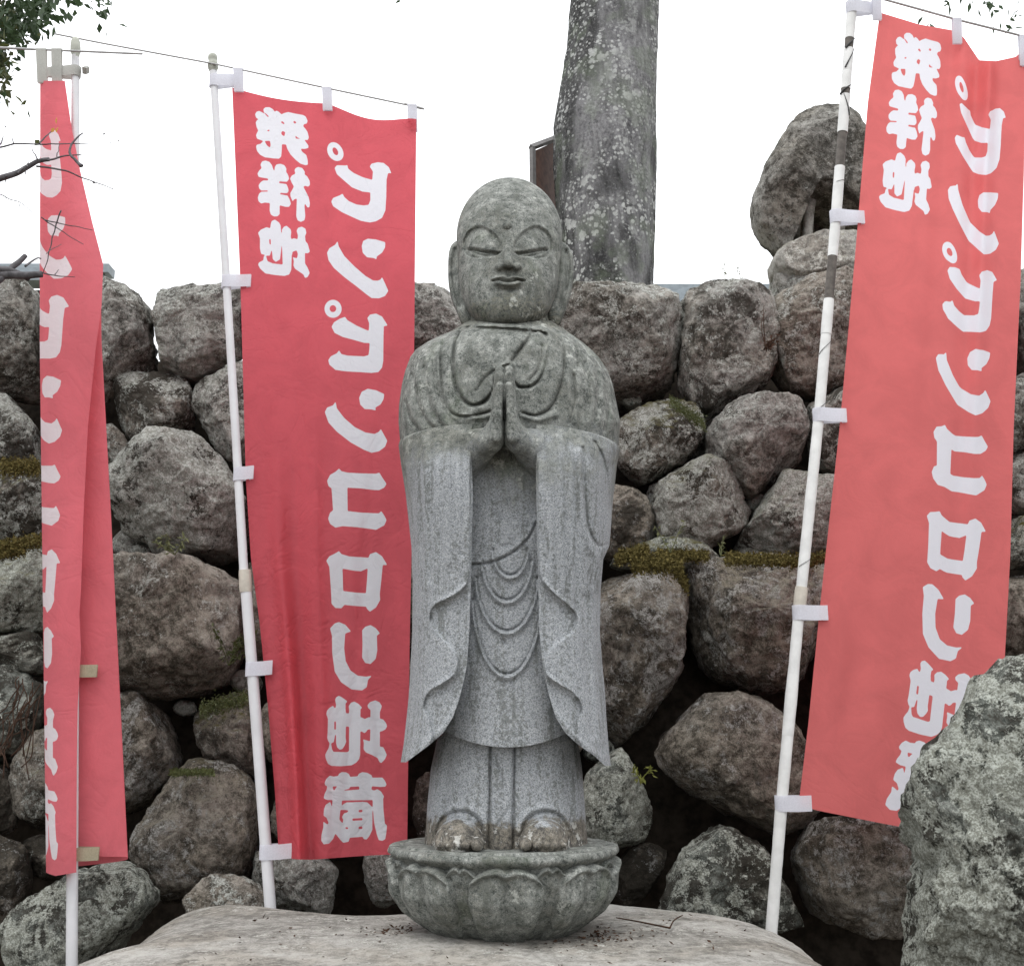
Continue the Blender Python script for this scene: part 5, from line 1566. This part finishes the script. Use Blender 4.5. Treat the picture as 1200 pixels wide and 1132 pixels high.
# ------------------------------------------------------------------ small plants, moss and litter
def weed(x, y, hgt, Y, label, mat, n=16, leaf=.02, spread=.35, name='weed', cat='plant', droop=-.1, ratio=.35):
    c = P(x, y, Y)
    E = empty(name, c, label, cat)
    tubes, cs_ = [], []
    for k in range(max(2, n // 7)):
        top = c + np.array([rg.normal() * spread * hgt, -.01 + rg.normal() * .02, hgt * rg.uniform(.7, 1.05)])
        pth = catmull(np.array([c, c * .5 + top * .5 + rg.normal(size=3) * hgt * .06, top]), 5, False)
        tubes.append(tube(pth, np.linspace(.0018, .0007, len(pth)), 5))
        for q_ in pth[3:]:
            for _ in range(max(1, n // 8)):
                cs_.append(q_ + rg.normal(size=3) * .004)
    V2, f2 = join(tubes); obj('stem', V2, f2, mat, E)
    V2, f2 = leaf_mesh(cs_, leaf, rg, droop, ratio); obj('foliage', V2, f2, mat, E, smooth=False)
    return E
weed(786, 648, .085, 2.98, 'thin pale weed standing on the mossy ledge right of the statue, nearer the statue', M_WEED, 14, .016)
weed(845, 652, .055, 2.98, 'short whitish weed growing on the mossy ledge under the round lichened stone', M_WEED, 14, .014)
weed(895, 410, .03, 3.34, 'red brown dry fern in the joint between the two top stones right of centre', M_REDFERN, 30, .018, 1.0, 'fern', 'fern', .3)
weed(897, 405, .13, 3.40, 'tall thin dry stems above the red brown fern near the lantern base', M_REDFERN, 12, .008, .15, 'dry_weed')
weed(750, 915, .04, 3.0, 'yellow green fern sprouting from the dark gap beside the lotus pedestal', M_FERN, 18, .02, .8, 'fern', 'fern', .3)
weed(205, 650, .05, 3.0, 'pale leafy weed in the joint above the flat stone left of the middle banner', M_WEED, 26, .018, 1.0)
weed(268, 780, .10, 3.08, 'olive weed hanging in the joint beside the middle banner pole', M_LEAF_OLIVE, 36, .02, .5)
weed(875, 345, .13, 4.2, 'sparse wispy shrub twigs against the sky left of the lantern', M_WEED, 20, .016, .5, 'wispy_shrub', 'shrub')
# dry creeper at the left wall edge
E = empty('dry_creeper', P(40, 820, 2.98), 'tangled brown dry creeper on the wall at the left picture edge', 'plant')
tb_ = []
for k in range(16):
    x0, y0 = rg.uniform(20, 50), rg.uniform(785, 830)
    pts = [(x0, y0)]
    for j in range(5):
        pts.append((pts[-1][0] - rg.uniform(-5, 13), pts[-1][1] + rg.uniform(5, 26)))
    p_ = catmull(np.array(pts), 4, False)
    tb_.append(tube(P(p_[:, 0], p_[:, 1], 2.98 + rg.normal() * .02 + 0 * p_[:, 0]), .0016, 5))
V2, f2 = join(tb_); obj('vine', V2, f2, M_REDFERN, E)

def moss(strips, label, mat, n_per, size):
    Vs, fs = [], []
    for (x0, y0, x1, y1, Y, jit) in strips:
        n_ = int(n_per * max(abs(x1 - x0), abs(y1 - y0)))
        for _ in range(n_):
            t = rg.random()
            c = P(x0 + (x1 - x0) * t + rg.normal() * 1.0, y0 + (y1 - y0) * t + rg.normal() * jit, Y + rg.normal() * .035)
            d = np.array([rg.normal() * .6, -abs(rg.normal()) * .5, rg.normal() * .6 + .3]); d /= np.linalg.norm(d)
            s = np.cross(d, rg.normal(size=3)); s /= np.linalg.norm(s)
            L = size * rg.uniform(.5, 1.3); b0 = len(Vs)
            Vs += [c - s * L * .3, c + s * L * .3, c + d * L]
            fs.append([b0, b0 + 1, b0 + 2])
    o_ = obj('moss', np.array(Vs), fs, mat, None, smooth=False)
    return tag(o_, label, 'moss', None, 'stuff')
moss([(722, 655, 760, 645, 3.03, 4), (740, 660, 800, 664, 2.98, 6), (850, 655, 955, 658, 2.99, 3.5), (790, 665, 806, 690, 3.05, 4), (955, 655, 985, 652, 3.0, 3), (770, 650, 830, 652, 3.05, 3)], 'golden moss along the ledge of wall stones right of the statue', M_MOSS, 60, .008)
moss([(-20, 646, 48, 634, 2.98, 4), (-20, 655, 30, 645, 2.97, 3), (0, 548, 46, 548, 3.05, 5)], 'golden brown moss on the wall stones at the left edge', M_MOSS, 55, .008)
moss([(785, 470, 826, 498, 3.16, 4), (235, 832, 290, 818, 3.12, 5), (250, 905, 200, 905, 3.03, 2)], 'dark olive moss in the upper joints of the wall', M_LEAF_OLIVE, 34, .007)

# brown litter round the pedestal foot and scattered over the slab
Vs, fs = [], []
for k in range(620):
    if k < 430:
        a = rg.uniform(math.pi, 2 * math.pi) if rg.random() < .8 else rg.uniform(0, 2 * math.pi)
        if rg.random() < .75:
            a = rg.choice([math.pi + .25, 2 * math.pi - .35]) + rg.normal() * .35
        r = .15 + abs(rg.normal()) * .05
        x, y = pc[0] + r * 1.25 * math.cos(a), pc[1] + r * math.sin(a)
    else:
        x, y = rg.uniform(-.55, .5), rg.uniform(1.95, 2.6)
    z = ZS + .0015 + rg.uniform(0, .004)
    th = rg.uniform(0, 6.28); L = rg.uniform(.002, .0065)
    d = np.array([math.cos(th), math.sin(th), rg.normal() * .3]); s = np.array([-math.sin(th), math.cos(th), rg.normal() * .3])
    b0 = len(Vs); c = np.array([x, y, z])
    Vs += [c - d * L, c + s * L * .5, c + d * L, c - s * L * .5]
    fs += [[b0, b0 + 1, b0 + 2], [b0, b0 + 2, b0 + 3]]
LIT = obj('leaf_litter', np.array(Vs), fs, M_LITTER, None, smooth=False)
tag(LIT, 'brown crumbs of leaf litter on the slab round the pedestal', 'litter', None, 'stuff')
# fallen twig on the slab
pth = np.array([G(722, 1075, ZS + .008), G(745, 1079, ZS + .008), G(785, 1087, ZS + .008)]); pth2 = np.array([G(785, 1087, ZS + .008), G(790, 1078, ZS + .012), G(800, 1072, ZS + .01)])
V2, f2 = join([tube(catmull(pth, 6, False), np.linspace(.0012, .002, 13), 6), tube(catmull(pth2, 6, False), np.linspace(.002, .001, 13), 6)])
tag(obj('fallen_twig', V2, f2, M_LITTER, None), 'thin dark fallen twig lying on the slab right of the pedestal', 'twig')
c = G(308, 1077, ZS + .006)
V2, f2 = leaf_mesh([c, c + [.006, 0, 0], c + [-.012, .0, 0]], .016, rg, 0, .5)
tag(obj('dead_leaf', V2, f2, M_LITTER, None, smooth=False), 'small dark dead leaf on the slab left of the pedestal near the middle pole', 'leaf')
